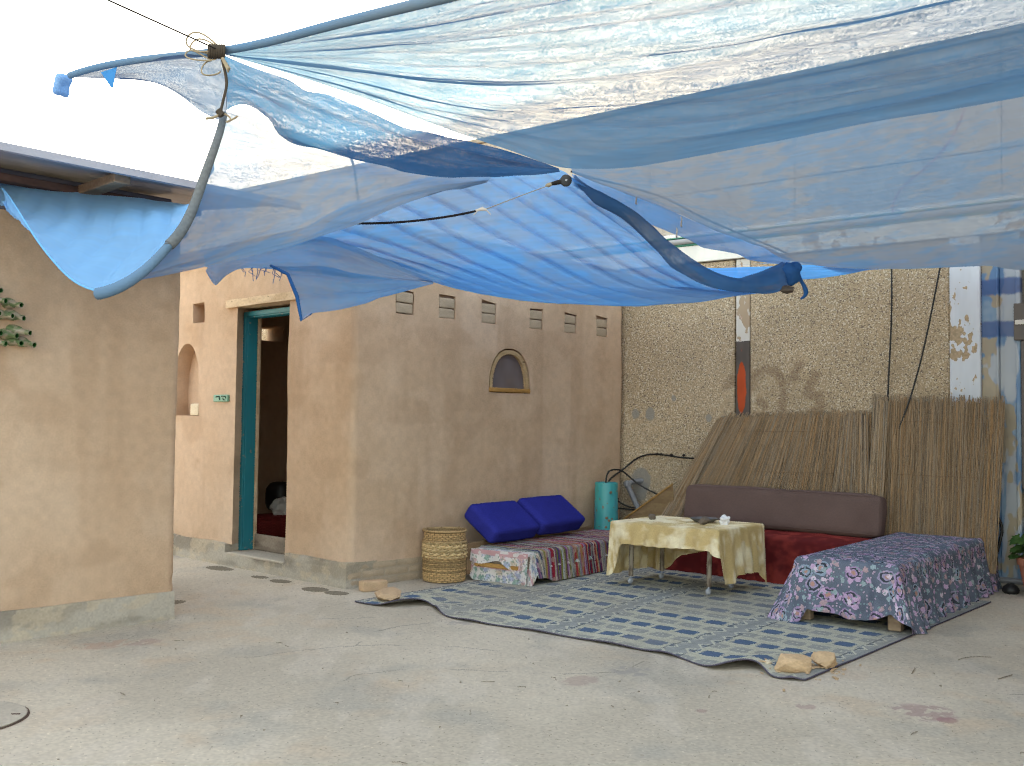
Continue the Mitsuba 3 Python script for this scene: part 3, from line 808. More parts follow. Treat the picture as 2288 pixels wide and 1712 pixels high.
# window corner at the right edge of the view
WN_ = add('industrial_building__window__frame', [wbox(-4.60, -4.05, 2.22, 2.55, -.02, .06), wbox(-4.15, -4.105, .9, 2.218, -.02, .05)], 'm_dark_metal')
add('industrial_building__window__pane', wbox(-5.1, -4.151, .9, 2.217, -.02, .01), 'm_peel_white')
add('industrial_building__window__label', wbox(-4.6, -4.062, 2.36, 2.40, .061, .066, .001), 'm_white_knot')
add('industrial_building__fascia', wbox(-12, 11, 3.205, 3.392, -.06, .03), 'm_fascia', label='white fascia with peeling paint')
add('industrial_building__fascia_trim', wbox(-12, 11, 3.393, 3.408, -.06, .05), 'm_green_line')
add('industrial_building__pipe', tube([wp(-12, 3.442, .045), wp(11, 3.442, .045)], .032, 12), 'm_grey_pipe', smooth=50)
add('industrial_building__gutter', [wbox(-12, 11, 3.48, 3.49, -.06, .06), wbox(-12, 11, 3.411, 3.48, -.06, .004)], 'm_green_line')
add('industrial_building__gutter_board', wbox(-12, 11, 3.491, 3.53, -.06, .055), 'm_white_paint')
s = -12.0
for k, wdt in enumerate((2.4, 2.1, 1.9, 1.65, 1.95, 1.7, 2.0, 2.2, 2.4, 2.2, 2.3)):
    for z0, z1 in ((3.535, 3.976), (3.985, 5.02)):
        add('industrial_building__upper_panel', wbox(s + .004, s + wdt - .004, z0, z1, -.06, .0), 'm_upper')
    s += wdt
add('industrial_building__coping', wbox(-12, 11, 5.022, 5.085, -.5, .03), 'm_plinth')
add('industrial_building__ledge', wbox(-12, 11, -.02, .055, -.05, .035), 'm_plinth')

# building that closes the yard on the right, outside the view: it keeps the low sky off the walls and furniture
SBN = thing('side_building', 'plain brown building closing the yard on the right', 'building')
add('side_building__wall', box((-1.0, -10.0, 0), (9.5, -7.6, 5.2), .03), 'm_wall_side')
add('side_building__roof', box((-1.2, -10.2, 5.202), (9.7, -7.4, 5.35), .02), 'm_plinth')

# ------------------------------------------------------------------ shade nets (control points in metres, rows from the upper to the lower edge)
NETS = {
 'A': ((5, 15), '-2.60 -2.17 3.35 -2.56 -2.77 3.30 -2.57 -3.33 3.23 -2.59 -3.83 3.16 -2.60 -4.25 3.11 -2.61 -4.60 3.07 -2.62 -4.92 3.03 -2.63 -5.20 2.99 -2.62 -5.44 2.97 -2.60 -5.65 2.96 -2.58 -5.84 2.95 -2.54 -6.01 2.96 -2.48 -6.17 2.97 -2.66 -7.77 2.92 -2.70 -9.00 2.95 -2.59 -2.17 3.35 -2.49 -2.67 3.28 -2.40 -3.13 3.22 -2.33 -3.56 3.17 -2.30 -3.98 3.12 -2.31 -4.37 3.06 -2.31 -4.72 3.01 -2.33 -5.03 2.96 -2.34 -5.30 2.92 -2.34 -5.54 2.89 -2.34 -5.76 2.87 -2.33 -5.95 2.85 -2.30 -6.12 2.85 -1.61 -7.72 2.78 -1.55 -9.00 2.78 -2.59 -2.18 3.34 -2.41 -2.56 3.26 -2.25 -2.95 3.19 -2.11 -3.33 3.12 -2.01 -3.71 3.06 -1.97 -4.10 3.00 -1.96 -4.47 2.95 -1.96 -4.81 2.90 -1.99 -5.12 2.86 -2.01 -5.40 2.82 -2.05 -5.65 2.79 -2.09 -5.88 2.76 -2.13 -6.08 2.74 -0.56 -7.68 2.71 -0.40 -9.00 2.70 -2.59 -2.18 3.34 -2.38 -2.51 3.24 -2.17 -2.84 3.14 -1.97 -3.15 3.04 -1.79 -3.48 2.97 -1.67 -3.84 2.93 -1.61 -4.22 2.87 -1.58 -4.57 2.82 -1.58 -4.91 2.80 -1.61 -5.22 2.77 -1.65 -5.51 2.74 -1.71 -5.77 2.72 -1.79 -6.00 2.70 0.49 -7.60 2.72 0.75 -9.00 2.73 -2.59 -2.18 3.34 -2.35 -2.48 3.22 -2.11 -2.75 3.10 -1.86 -3.01 2.97 -1.61 -3.28 2.85 -1.46 -3.63 2.71 -1.37 -4.01 2.68 -1.35 -4.41 2.68 -1.34 -4.76 2.68 -1.34 -5.09 2.68 -1.35 -5.39 2.67 -1.37 -5.66 2.66 -1.40 -5.91 2.65 1.54 -7.51 2.80 1.90 -9.00 2.85'),
 'B': ((4, 7), '-2.95 -1.13 3.37 -2.88 -1.30 3.39 -2.82 -1.47 3.40 -2.76 -1.65 3.40 -2.71 -1.84 3.38 -2.65 -2.01 3.37 -2.59 -2.17 3.35 -2.88 -1.21 3.36 -2.83 -1.39 3.36 -2.78 -1.56 3.35 -2.73 -1.74 3.32 -2.69 -1.91 3.30 -2.63 -2.04 3.27 -2.56 -2.16 3.22 -2.80 -1.29 3.36 -2.76 -1.48 3.33 -2.73 -1.64 3.29 -2.69 -1.80 3.23 -2.66 -1.93 3.15 -2.61 -2.04 3.10 -2.54 -2.14 3.06 -2.77 -1.33 3.36 -2.74 -1.50 3.32 -2.70 -1.65 3.28 -2.67 -1.78 3.22 -2.64 -1.89 3.15 -2.61 -2.00 3.07 -2.57 -2.11 3.01'),
 'C': ((3, 17), '-2.58 -2.17 3.34 -2.47 -2.18 3.32 -2.34 -2.18 3.31 -2.19 -2.17 3.31 -2.05 -2.16 3.28 -1.95 -2.20 3.28 -1.83 -2.23 3.26 -1.71 -2.26 3.23 -1.58 -2.29 3.19 -1.44 -2.32 3.16 -1.32 -2.38 3.15 -1.21 -2.45 3.13 -1.09 -2.52 3.12 -0.95 -2.57 3.11 -0.83 -2.64 3.09 -0.72 -2.72 3.06 -0.62 -2.81 3.02 -2.55 -2.14 3.24 -2.42 -2.12 3.23 -2.28 -2.10 3.22 -2.14 -2.08 3.21 -2.01 -2.09 3.19 -1.89 -2.11 3.17 -1.76 -2.15 3.15 -1.64 -2.19 3.14 -1.50 -2.21 3.13 -1.36 -2.25 3.12 -1.24 -2.31 3.10 -1.13 -2.38 3.08 -1.01 -2.45 3.07 -0.87 -2.50 3.07 -0.76 -2.58 3.06 -0.67 -2.68 3.04 -0.57 -2.78 3.03 -2.54 -2.14 3.06 -2.42 -2.14 3.12 -2.28 -2.11 3.09 -2.16 -2.07 3.02 -2.03 -2.05 3.00 -1.88 -2.05 3.01 -1.73 -2.07 3.00 -1.60 -2.10 2.99 -1.46 -2.14 2.98 -1.33 -2.18 2.96 -1.19 -2.23 2.96 -1.07 -2.30 2.96 -0.96 -2.39 2.97 -0.85 -2.48 2.97 -0.76 -2.58 2.98 -0.66 -2.68 2.99 -0.57 -2.79 3.01'),
 'L': ((4, 13), '-3.01 -0.09 2.92 -2.92 -0.10 2.92 -2.83 -0.14 2.92 -2.73 -0.18 2.92 -2.64 -0.22 2.91 -2.55 -0.27 2.91 -2.46 -0.32 2.90 -2.37 -0.37 2.90 -2.28 -0.42 2.90 -2.18 -0.47 2.90 -2.08 -0.52 2.89 -1.98 -0.56 2.89 -1.87 -0.58 2.88 -3.06 -0.39 2.76 -2.99 -0.47 2.73 -2.91 -0.55 2.70 -2.84 -0.63 2.68 -2.76 -0.71 2.65 -2.69 -0.79 2.63 -2.61 -0.87 2.62 -2.53 -0.95 2.62 -2.45 -1.04 2.63 -2.37 -1.12 2.64 -2.31 -1.20 2.65 -2.31 -1.35 2.69 -2.37 -1.57 2.76 -3.13 -0.75 2.66 -3.09 -0.88 2.56 -3.04 -1.01 2.48 -2.99 -1.15 2.41 -2.93 -1.27 2.37 -2.85 -1.37 2.34 -2.78 -1.48 2.33 -2.72 -1.61 2.35 -2.67 -1.73 2.40 -2.62 -1.80 2.46 -2.57 -1.85 2.55 -2.53 -1.88 2.66 -2.50 -1.88 2.80 -3.11 -0.63 2.77 -3.15 -1.02 2.56 -3.16 -1.29 2.38 -3.17 -1.57 2.22 -3.16 -1.84 2.09 -3.11 -2.06 2.04 -3.01 -2.14 2.12 -2.91 -2.17 2.23 -2.81 -2.19 2.37 -2.73 -2.18 2.52 -2.67 -2.18 2.69 -2.62 -2.18 2.85 -2.55 -2.13 3.04'),
 'R': ((6, 13), '-2.55 -2.13 3.06 -2.32 -1.98 3.11 -2.13 -1.90 3.13 -1.95 -1.86 3.14 -1.78 -1.83 3.14 -1.59 -1.80 3.14 -1.41 -1.79 3.14 -1.21 -1.77 3.15 -1.02 -1.77 3.16 -0.86 -1.82 3.16 -0.71 -1.88 3.16 -0.56 -1.95 3.16 -0.44 -2.05 3.15 -2.62 -2.18 2.85 -2.44 -2.11 2.87 -2.26 -2.04 2.89 -2.08 -1.99 2.92 -1.89 -1.96 2.95 -1.71 -1.93 2.98 -1.52 -1.92 3.00 -1.34 -1.91 3.03 -1.15 -1.92 3.06 -0.97 -1.94 3.08 -0.81 -1.99 3.10 -0.65 -2.05 3.11 -0.51 -2.12 3.11 -2.70 -2.19 2.63 -2.53 -2.14 2.65 -2.36 -2.10 2.68 -2.18 -2.06 2.71 -2.00 -2.02 2.75 -1.81 -2.00 2.79 -1.63 -2.00 2.84 -1.46 -2.01 2.89 -1.28 -2.02 2.94 -1.11 -2.05 2.99 -0.95 -2.11 3.02 -0.79 -2.17 3.03 -0.65 -2.26 3.04 -2.81 -2.17 2.36 -2.63 -2.11 2.40 -2.45 -2.06 2.45 -2.26 -2.02 2.51 -2.07 -1.99 2.57 -1.89 -1.98 2.63 -1.72 -2.00 2.70 -1.55 -2.02 2.76 -1.37 -2.05 2.83 -1.20 -2.10 2.89 -1.04 -2.16 2.94 -0.88 -2.23 2.97 -0.73 -2.32 3.00 -3.00 -2.14 2.13 -2.84 -2.12 2.19 -2.66 -2.09 2.25 -2.46 -2.04 2.32 -2.26 -2.00 2.40 -2.05 -1.98 2.47 -1.85 -1.98 2.54 -1.65 -1.98 2.63 -1.44 -1.99 2.72 -1.25 -2.04 2.81 -1.07 -2.11 2.88 -0.90 -2.20 2.94 -0.74 -2.31 3.00 -3.15 -2.02 2.03 -3.01 -2.06 2.10 -2.84 -2.06 2.15 -2.65 -2.05 2.21 -2.44 -2.03 2.28 -2.23 -2.01 2.35 -2.01 -2.00 2.43 -1.80 -2.01 2.52 -1.59 -2.05 2.61 -1.36 -2.06 2.73 -1.14 -2.10 2.84 -0.94 -2.18 2.93 -0.75 -2.29 3.00'),
 'E': ((9, 13), '-1.51 -1.31 2.66 -1.40 -1.38 2.75 -1.28 -1.46 2.84 -1.16 -1.54 2.91 -1.03 -1.63 2.98 -0.90 -1.72 3.05 -0.77 -1.81 3.10 -0.62 -1.90 3.16 -0.49 -2.00 3.19 -0.37 -2.13 3.19 -0.23 -2.28 3.19 -0.11 -2.41 3.17 -0.05 -2.46 3.10 -1.36 -1.26 2.66 -1.22 -1.35 2.73 -1.08 -1.44 2.78 -0.94 -1.53 2.84 -0.79 -1.63 2.89 -0.65 -1.74 2.93 -0.51 -1.85 2.98 -0.38 -1.97 3.01 -0.25 -2.10 3.02 -0.13 -2.23 3.02 -0.00 -2.36 3.02 0.12 -2.49 3.00 0.24 -2.62 2.94 -1.23 -1.18 2.67 -1.07 -1.29 2.68 -0.91 -1.39 2.70 -0.74 -1.50 2.72 -0.58 -1.62 2.75 -0.42 -1.74 2.77 -0.27 -1.87 2.81 -0.12 -2.00 2.83 0.03 -2.14 2.83 0.18 -2.28 2.84 0.34 -2.41 2.84 0.50 -2.53 2.80 0.68 -2.64 2.74 -1.01 -1.26 2.61 -0.85 -1.37 2.59 -0.68 -1.48 2.58 -0.51 -1.59 2.58 -0.34 -1.70 2.58 -0.17 -1.82 2.60 0.00 -1.94 2.62 0.17 -2.07 2.63 0.34 -2.20 2.63 0.52 -2.32 2.63 0.70 -2.44 2.62 0.90 -2.55 2.59 1.12 -2.66 2.55 -0.81 -1.47 2.50 -0.64 -1.57 2.47 -0.47 -1.67 2.45 -0.31 -1.78 2.44 -0.14 -1.89 2.43 0.03 -2.00 2.42 0.20 -2.12 2.42 0.38 -2.23 2.43 0.57 -2.34 2.44 0.76 -2.45 2.45 0.98 -2.55 2.46 1.21 -2.64 2.46 1.46 -2.73 2.47 -0.64 -1.71 2.40 -0.47 -1.82 2.35 -0.29 -1.93 2.32 -0.10 -2.03 2.30 0.09 -2.14 2.29 0.28 -2.26 2.29 0.47 -2.38 2.29 0.68 -2.49 2.30 0.90 -2.59 2.33 1.15 -2.69 2.36 1.43 -2.77 2.42 1.70 -2.87 2.47 1.97 -2.98 2.51 -0.12 -1.40 2.57 0.06 -1.47 2.54 0.25 -1.54 2.52 0.44 -1.62 2.51 0.63 -1.70 2.50 0.82 -1.78 2.50 1.02 -1.86 2.50 1.22 -1.94 2.51 1.44 -2.01 2.53 1.67 -2.08 2.55 1.92 -2.14 2.59 2.16 -2.21 2.62 2.41 -2.28 2.65 0.41 -1.08 2.77 0.60 -1.12 2.75 0.79 -1.16 2.74 0.98 -1.21 2.74 1.17 -1.25 2.73 1.37 -1.30 2.73 1.56 -1.34 2.73 1.76 -1.39 2.74 1.97 -1.43 2.74 2.18 -1.47 2.76 2.40 -1.50 2.78 2.63 -1.54 2.79 2.85 -1.59 2.81 0.95 -0.75 2.93 1.15 -0.76 2.93 1.34 -0.77 2.93 1.54 -0.78 2.93 1.73 -0.79 2.93 1.93 -0.80 2.93 2.12 -0.81 2.93 2.32 -0.82 2.93 2.52 -0.83 2.93 2.71 -0.84 2.93 2.91 -0.85 2.93 3.10 -0.86 2.93 3.30 -0.87 2.93'),
 'F': ((3, 16), '-2.08 -1.13 2.47 -2.00 -1.19 2.50 -1.92 -1.24 2.53 -1.84 -1.28 2.56 -1.74 -1.32 2.58 -1.64 -1.35 2.61 -1.53 -1.37 2.63 -1.42 -1.39 2.65 -1.30 -1.40 2.65 -1.18 -1.41 2.63 -1.07 -1.44 2.60 -0.96 -1.46 2.57 -0.86 -1.50 2.54 -0.78 -1.56 2.49 -0.70 -1.63 2.45 -0.63 -1.70 2.40 -2.02 -1.05 2.41 -1.94 -1.10 2.43 -1.86 -1.15 2.45 -1.77 -1.20 2.47 -1.69 -1.24 2.49 -1.59 -1.27 2.52 -1.49 -1.30 2.53 -1.39 -1.33 2.54 -1.28 -1.35 2.54 -1.18 -1.38 2.53 -1.08 -1.42 2.51 -0.99 -1.47 2.48 -0.91 -1.52 2.46 -0.82 -1.58 2.44 -0.74 -1.64 2.42 -0.65 -1.71 2.40 -1.96 -0.96 2.39 -1.94 -1.05 2.29 -1.87 -1.06 2.36 -1.79 -1.10 2.41 -1.70 -1.14 2.42 -1.61 -1.19 2.42 -1.51 -1.22 2.42 -1.42 -1.28 2.42 -1.33 -1.33 2.41 -1.23 -1.37 2.40 -1.13 -1.41 2.40 -1.03 -1.46 2.40 -0.93 -1.51 2.40 -0.84 -1.57 2.40 -0.75 -1.63 2.40 -0.66 -1.70 2.40'),
 'F2': ((4, 11), '-1.63 -1.20 2.44 -1.54 -1.25 2.44 -1.44 -1.30 2.45 -1.35 -1.34 2.46 -1.25 -1.39 2.45 -1.15 -1.43 2.43 -1.04 -1.48 2.42 -0.95 -1.53 2.41 -0.85 -1.58 2.40 -0.75 -1.64 2.40 -0.66 -1.71 2.39 -1.57 -1.31 2.38 -1.49 -1.35 2.37 -1.40 -1.39 2.36 -1.31 -1.43 2.35 -1.22 -1.47 2.34 -1.13 -1.50 2.34 -1.03 -1.54 2.35 -0.93 -1.57 2.36 -0.84 -1.62 2.37 -0.75 -1.66 2.38 -0.67 -1.72 2.39 -1.55 -1.39 2.23 -1.47 -1.42 2.24 -1.38 -1.45 2.24 -1.30 -1.48 2.25 -1.20 -1.51 2.27 -1.11 -1.54 2.28 -1.02 -1.57 2.30 -0.92 -1.60 2.33 -0.84 -1.64 2.35 -0.75 -1.68 2.37 -0.67 -1.73 2.38 -1.54 -1.43 2.07 -1.48 -1.46 2.12 -1.38 -1.48 2.14 -1.29 -1.51 2.16 -1.19 -1.53 2.19 -1.10 -1.56 2.22 -1.02 -1.59 2.26 -0.93 -1.63 2.29 -0.84 -1.66 2.32 -0.76 -1.70 2.35 -0.67 -1.74 2.38'),
 'G': ((6, 18), '-0.53 -2.83 3.10 -0.49 -3.05 3.10 -0.45 -3.27 3.10 -0.43 -3.49 3.10 -0.42 -3.70 3.10 -0.39 -3.90 3.10 -0.36 -4.08 3.11 -0.32 -4.25 3.12 -0.27 -4.41 3.14 -0.21 -4.56 3.16 -0.15 -4.71 3.18 -0.08 -4.85 3.20 -0.02 -4.99 3.22 0.03 -5.13 3.24 0.09 -5.27 3.26 0.14 -5.40 3.28 0.20 -5.53 3.30 0.35 -6.83 3.25 -0.29 -2.65 3.10 -0.21 -2.86 3.08 -0.13 -3.06 3.06 -0.05 -3.25 3.04 0.02 -3.44 3.05 0.10 -3.62 3.06 0.17 -3.80 3.07 0.25 -3.97 3.09 0.33 -4.14 3.11 0.40 -4.30 3.13 0.47 -4.46 3.15 0.55 -4.62 3.17 0.62 -4.77 3.19 0.68 -4.93 3.21 0.75 -5.08 3.23 0.81 -5.22 3.26 0.87 -5.37 3.28 1.02 -6.67 3.23 -0.09 -2.50 3.14 0.06 -2.65 3.07 0.20 -2.81 3.02 0.33 -2.98 2.97 0.45 -3.16 2.94 0.56 -3.34 2.92 0.67 -3.51 2.93 0.78 -3.69 2.95 0.89 -3.86 2.97 0.99 -4.03 2.98 1.08 -4.21 3.00 1.17 -4.38 3.03 1.25 -4.55 3.05 1.33 -4.72 3.07 1.41 -4.88 3.09 1.48 -5.05 3.11 1.55 -5.21 3.13 1.70 -6.51 3.08 -0.04 -2.48 3.15 0.20 -2.56 3.10 0.43 -2.65 3.05 0.67 -2.75 2.99 0.89 -2.86 2.92 1.12 -2.97 2.85 1.36 -3.08 2.79 1.48 -3.28 2.79 1.54 -3.51 2.80 1.62 -3.72 2.81 1.70 -3.92 2.82 1.79 -4.12 2.84 1.87 -4.31 2.85 1.96 -4.50 2.86 2.05 -4.68 2.88 2.14 -4.86 2.89 2.23 -5.04 2.90 2.38 -6.34 2.85 -0.04 -2.48 3.15 0.21 -2.56 3.10 0.46 -2.64 3.05 0.73 -2.71 3.00 1.02 -2.79 2.94 1.31 -2.87 2.89 1.59 -2.97 2.83 1.89 -3.06 2.75 2.04 -3.25 2.74 2.17 -3.46 2.73 2.28 -3.68 2.73 2.35 -3.90 2.73 2.41 -4.12 2.73 2.48 -4.33 2.73 2.55 -4.53 2.73 2.61 -4.73 2.73 2.68 -4.93 2.72 2.83 -6.23 2.67 -0.03 -2.49 3.14 0.22 -2.55 3.10 0.50 -2.62 3.06 0.78 -2.68 3.01 1.08 -2.75 2.96 1.40 -2.82 2.90 1.73 -2.90 2.85 2.03 -2.99 2.78 2.21 -3.18 2.72 2.37 -3.38 2.70 2.48 -3.59 2.69 2.57 -3.82 2.68 2.65 -4.03 2.68 2.73 -4.25 2.68 2.74 -4.48 2.63 2.76 -4.70 2.60 2.80 -4.90 2.57 2.95 -6.20 2.52'),
 'G2': ((3, 15), '-0.02 -2.43 3.16 0.10 -2.48 3.14 0.22 -2.53 3.12 0.35 -2.57 3.10 0.49 -2.61 3.08 0.63 -2.65 3.05 0.77 -2.69 3.01 0.92 -2.72 2.98 1.09 -2.75 2.95 1.27 -2.78 2.93 1.45 -2.81 2.91 1.62 -2.85 2.89 1.79 -2.90 2.86 1.95 -2.95 2.82 2.11 -3.00 2.78 -0.01 -2.43 3.12 0.11 -2.47 3.08 0.23 -2.51 3.04 0.36 -2.54 3.01 0.49 -2.58 2.97 0.63 -2.61 2.93 0.77 -2.65 2.90 0.91 -2.69 2.87 1.07 -2.72 2.85 1.25 -2.75 2.83 1.44 -2.78 2.81 1.64 -2.80 2.79 1.81 -2.85 2.78 1.96 -2.91 2.77 2.09 -2.98 2.76 -0.01 -2.44 3.08 0.11 -2.47 3.04 0.23 -2.51 3.00 0.35 -2.54 2.96 0.48 -2.57 2.93 0.61 -2.60 2.90 0.75 -2.64 2.87 0.88 -2.68 2.84 1.03 -2.72 2.81 1.18 -2.75 2.77 1.35 -2.78 2.77 1.53 -2.81 2.77 1.72 -2.83 2.74 1.89 -2.87 2.74 2.05 -2.93 2.74'),
 'H': ((3, 15), '0.01 -2.43 3.16 0.08 -2.49 3.08 0.16 -2.54 3.02 0.29 -2.59 2.98 0.42 -2.62 2.94 0.54 -2.66 2.88 0.67 -2.69 2.81 0.81 -2.71 2.75 0.95 -2.74 2.69 1.11 -2.76 2.64 1.28 -2.80 2.59 1.46 -2.83 2.56 1.65 -2.87 2.61 1.83 -2.91 2.67 2.00 -2.96 2.75 -0.02 -2.45 3.13 0.05 -2.52 3.04 0.13 -2.58 2.98 0.24 -2.64 2.93 0.36 -2.68 2.87 0.48 -2.71 2.80 0.61 -2.73 2.73 0.75 -2.75 2.65 0.90 -2.78 2.59 1.07 -2.81 2.54 1.25 -2.85 2.51 1.43 -2.89 2.50 1.60 -2.95 2.53 1.79 -2.99 2.57 2.00 -3.02 2.68 0.01 -2.43 3.10 0.09 -2.49 3.03 0.19 -2.56 2.97 0.31 -2.61 2.92 0.43 -2.64 2.84 0.55 -2.66 2.76 0.68 -2.69 2.67 0.82 -2.70 2.58 0.97 -2.73 2.53 1.15 -2.77 2.49 1.35 -2.81 2.47 1.52 -2.87 2.46 1.68 -2.94 2.46 1.92 -2.97 2.50 2.06 -3.02 2.60'),
 'K': ((3, 9), '1.93 -2.08 2.81 2.10 -2.25 2.78 2.26 -2.43 2.79 2.42 -2.60 2.80 2.57 -2.79 2.81 2.68 -2.99 2.81 2.77 -3.19 2.82 2.86 -3.39 2.82 2.94 -3.60 2.83 1.79 -2.36 2.65 1.94 -2.52 2.66 2.09 -2.68 2.67 2.24 -2.84 2.69 2.39 -3.01 2.71 2.54 -3.17 2.72 2.67 -3.34 2.74 2.74 -3.53 2.74 2.79 -3.73 2.74 1.81 -2.52 2.51 1.92 -2.70 2.54 2.05 -2.85 2.58 2.19 -3.00 2.62 2.33 -3.15 2.64 2.44 -3.32 2.67 2.51 -3.50 2.70 2.61 -3.67 2.71 2.74 -3.82 2.72'),
 'G3': ((4, 9), '2.37 -3.38 2.70 2.48 -3.59 2.69 2.57 -3.82 2.68 2.65 -4.03 2.68 2.73 -4.25 2.68 2.74 -4.48 2.63 2.76 -4.70 2.60 2.80 -4.90 2.57 2.95 -6.20 2.52 2.68 -2.84 2.81 2.78 -3.16 2.80 2.85 -3.49 2.79 2.93 -3.82 2.79 3.00 -4.14 2.79 3.02 -4.47 2.76 3.05 -4.79 2.73 3.10 -5.11 2.71 3.22 -6.19 2.68 3.04 -2.22 2.94 3.12 -2.66 2.93 3.18 -3.11 2.93 3.25 -3.56 2.93 3.31 -4.01 2.93 3.35 -4.46 2.92 3.39 -4.91 2.90 3.44 -5.35 2.89 3.53 -6.18 2.87 3.40 -1.59 3.02 3.46 -2.16 3.02 3.51 -2.74 3.02 3.57 -3.31 3.02 3.62 -3.88 3.02 3.68 -4.45 3.02 3.73 -5.03 3.02 3.79 -5.60 3.02 3.84 -6.17 3.02'),
}



def net_points(k):
    (r, c), t = NETS[k]
    return np.array(t.split(), float).reshape(r, c, 3)


def sheet(k, nr, nc, fold=None):
    """Smooth surface through the control points, folds moved along its normals; uv in metres."""
    M = net_points(k)
    r, c = M.shape[:2]
    G = PchipInterpolator(np.arange(c), M, axis=1)(np.linspace(0, c - 1, nc))
    kind = CubicSpline if r > 3 else PchipInterpolator
    G = PchipInterpolator(np.arange(r), G, axis=0)(np.linspace(0, r - 1, nr))
    du, dv = np.gradient(G, axis=1), np.gradient(G, axis=0)
    u = np.cumsum(np.linalg.norm(du, axis=2).mean(0))
    v = np.cumsum(np.linalg.norm(dv, axis=2).mean(1))
    U, V = np.meshgrid(u - u[0], v - v[0])
    N = np.cross(du, dv)
    N /= np.linalg.norm(N, axis=2, keepdims=True) + 1e-9
    if fold is not None:
        a, b = np.meshgrid(np.linspace(0, 1, nc), np.linspace(0, 1, nr))
        G = G + N * fold(a, b, U, V)[..., None]
    return (G.reshape(-1, 3), grid_faces(nr, nc)), np.stack([U.ravel(), V.ravel()], 1), G


def nz(x, y, s=0):
    return meshkit.fbm(np.stack([x, y, np.zeros_like(x) + s * 3.7], -1), 3, s) - 0.5


def ridge(x):
    return np.abs((x % 1.0) - .5) * 2


def edge_fade(b, w=.12):
    return np.clip(np.minimum(b, 1 - b) / w, 0, 1)


def put_net(key, k, nr, nc, mat, fold, **kw):
    m, uv, G = sheet(k, nr, nc, fold)
    return add(key, m, mat, smooth=True, uv=uv, **kw), G


def fold_over(a, b, U, V):          # folds fan out from the tied corner
    f = 0.14 * nz(b * 9, U * .45, 1) + 0.07 * nz(b * 24 + a * 2, U * .6, 2) + .03 * (1 - ridge(b * 7 + .8 * nz(b * 3, U * .5, 5))) ** 3
    return f * np.clip(a * 6, 0.1, 1) * (0.4 + .6 * edge_fade(b)) * (1.15 - .4 * a)


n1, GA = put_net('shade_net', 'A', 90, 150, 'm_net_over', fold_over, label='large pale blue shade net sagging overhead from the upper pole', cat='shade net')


def fold_torn(a, b, U, V):
    return (0.05 * nz(b * 7, U * 1.5, 4) + .03 * (ridge(b * 2.4 + .15 * nz(U * 1.2, b, 3)) - .5)) * np.clip(a * 8, 0, 1) * np.clip((1 - a) * 6, 0, 1)


n2, GC = put_net('shade_net_001', 'C', 44, 130, 'm_net_torn', fold_torn, label='torn dark blue strip of net running from the tied corner to the pulley', cat='shade net')
put_net('shade_net_002', 'B', 30, 40, 'm_net_wing', lambda a, b, U, V: .03 * nz(b * 10, U * 2, 6) * edge_fade(b) * edge_fade(a), label='small triangular wing of net left of the tied corner', cat='shade net')


def fold_left(a, b, U, V):
    return (0.05 * nz((a + .35 * b) * 9, V * .5, 8) + .025 * (1 - ridge((a + .45 * b) * 8 + .6 * nz(U, V, 9))) ** 2) * np.clip(b * 5, 0, 1) * np.clip((1 - b) * 6, 0, 1)


say('shade_net_003', 'bright blue hammock shaped net slung from the left roof with a thick curved hem', 'shade net')
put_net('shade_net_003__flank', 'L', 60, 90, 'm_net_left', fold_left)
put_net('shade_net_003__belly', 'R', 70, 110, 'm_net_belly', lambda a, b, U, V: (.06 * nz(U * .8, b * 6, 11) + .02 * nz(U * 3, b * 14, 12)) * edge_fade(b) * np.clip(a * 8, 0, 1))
HEM = [(-2.55, -2.13, 3.04), (-2.61, -2.18, 2.89), (-2.69, -2.18, 2.65), (-2.78, -2.19, 2.42), (-2.87, -2.19, 2.29)]
HEM2 = [(-2.865, -2.19, 2.30), (-2.96, -2.15, 2.17), (-3.06, -2.12, 2.08), (-3.15, -2.02, 2.03)]
add('shade_net_003__hem', [tube(HEM, np.linspace(.019, .028, 30), 12, 30), tube([HEM[-1], (-2.872, -2.192, 2.285)], .024, 12)], 'm_hem', smooth=50, label='grey tube hem')
add('shade_net_003__hem', tube(HEM2, np.linspace(.022, .030, 24), 12, 24), 'm_hem_blue', smooth=50)
LE = net_points('L')[3][:6]
add('shade_net_003__hem', tube(LE, .005, 8, 30), 'm_left_edge', smooth=50)


def fold_centre(a, b, U, V):
    q = a * 9.0 - b * 4.4 + .5 * nz(U * .8, V * .8, 14)
    rib = (1 - ridge(q)) ** 6
    return (-.05 * rib + .05 * nz(a * 6 - b * 2.5, V * .6, 15)) * edge_fade(b, .12) * edge_fade(a, .08) * np.clip((.62 - b) / .2, .05, 1)


say('shade_net_004', 'blue net with slanting ribs sagging in the centre below the pulley', 'shade net')
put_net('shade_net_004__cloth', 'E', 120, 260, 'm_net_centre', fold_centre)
put_net('shade_net_004__rolled_edge', 'H', 24, 90, 'm_net_hem', lambda a, b, U, V: -.05 * np.sin(np.pi * b) * edge_fade(a) + .02 * nz(a * 9, b * 2, 16), label='dark doubled edge of the net')
say('shade_net_005', 'ragged low blue flap of net hanging in front of the hut doorway', 'shade net')
put_net('shade_net_005__cloth', 'F', 34, 90, 'm_net_low', lambda a, b, U, V: .05 * nz(a * 4, b * 5, 17) * edge_fade(b))
put_net('shade_net_005__cloth', 'F2', 40, 70, 'm_net_low', lambda a, b, U, V: (.06 * nz(U * 1.0, b * 5, 18) + .025 * (1 - ridge(b * 2.5 + a * .5)) ** 3) * edge_fade(b) * np.clip((1 - a) * 4, 0, 1))
F2 = net_points('F2')
add('shade_net_005__torn_edge', tube(np.vstack([F2[:, 0], F2[3:, 1]]), [.009, .011, .013, .010, .004], 7), 'm_net_hem_solid', smooth=60)
Fr = net_points('F')[2]
frays = []
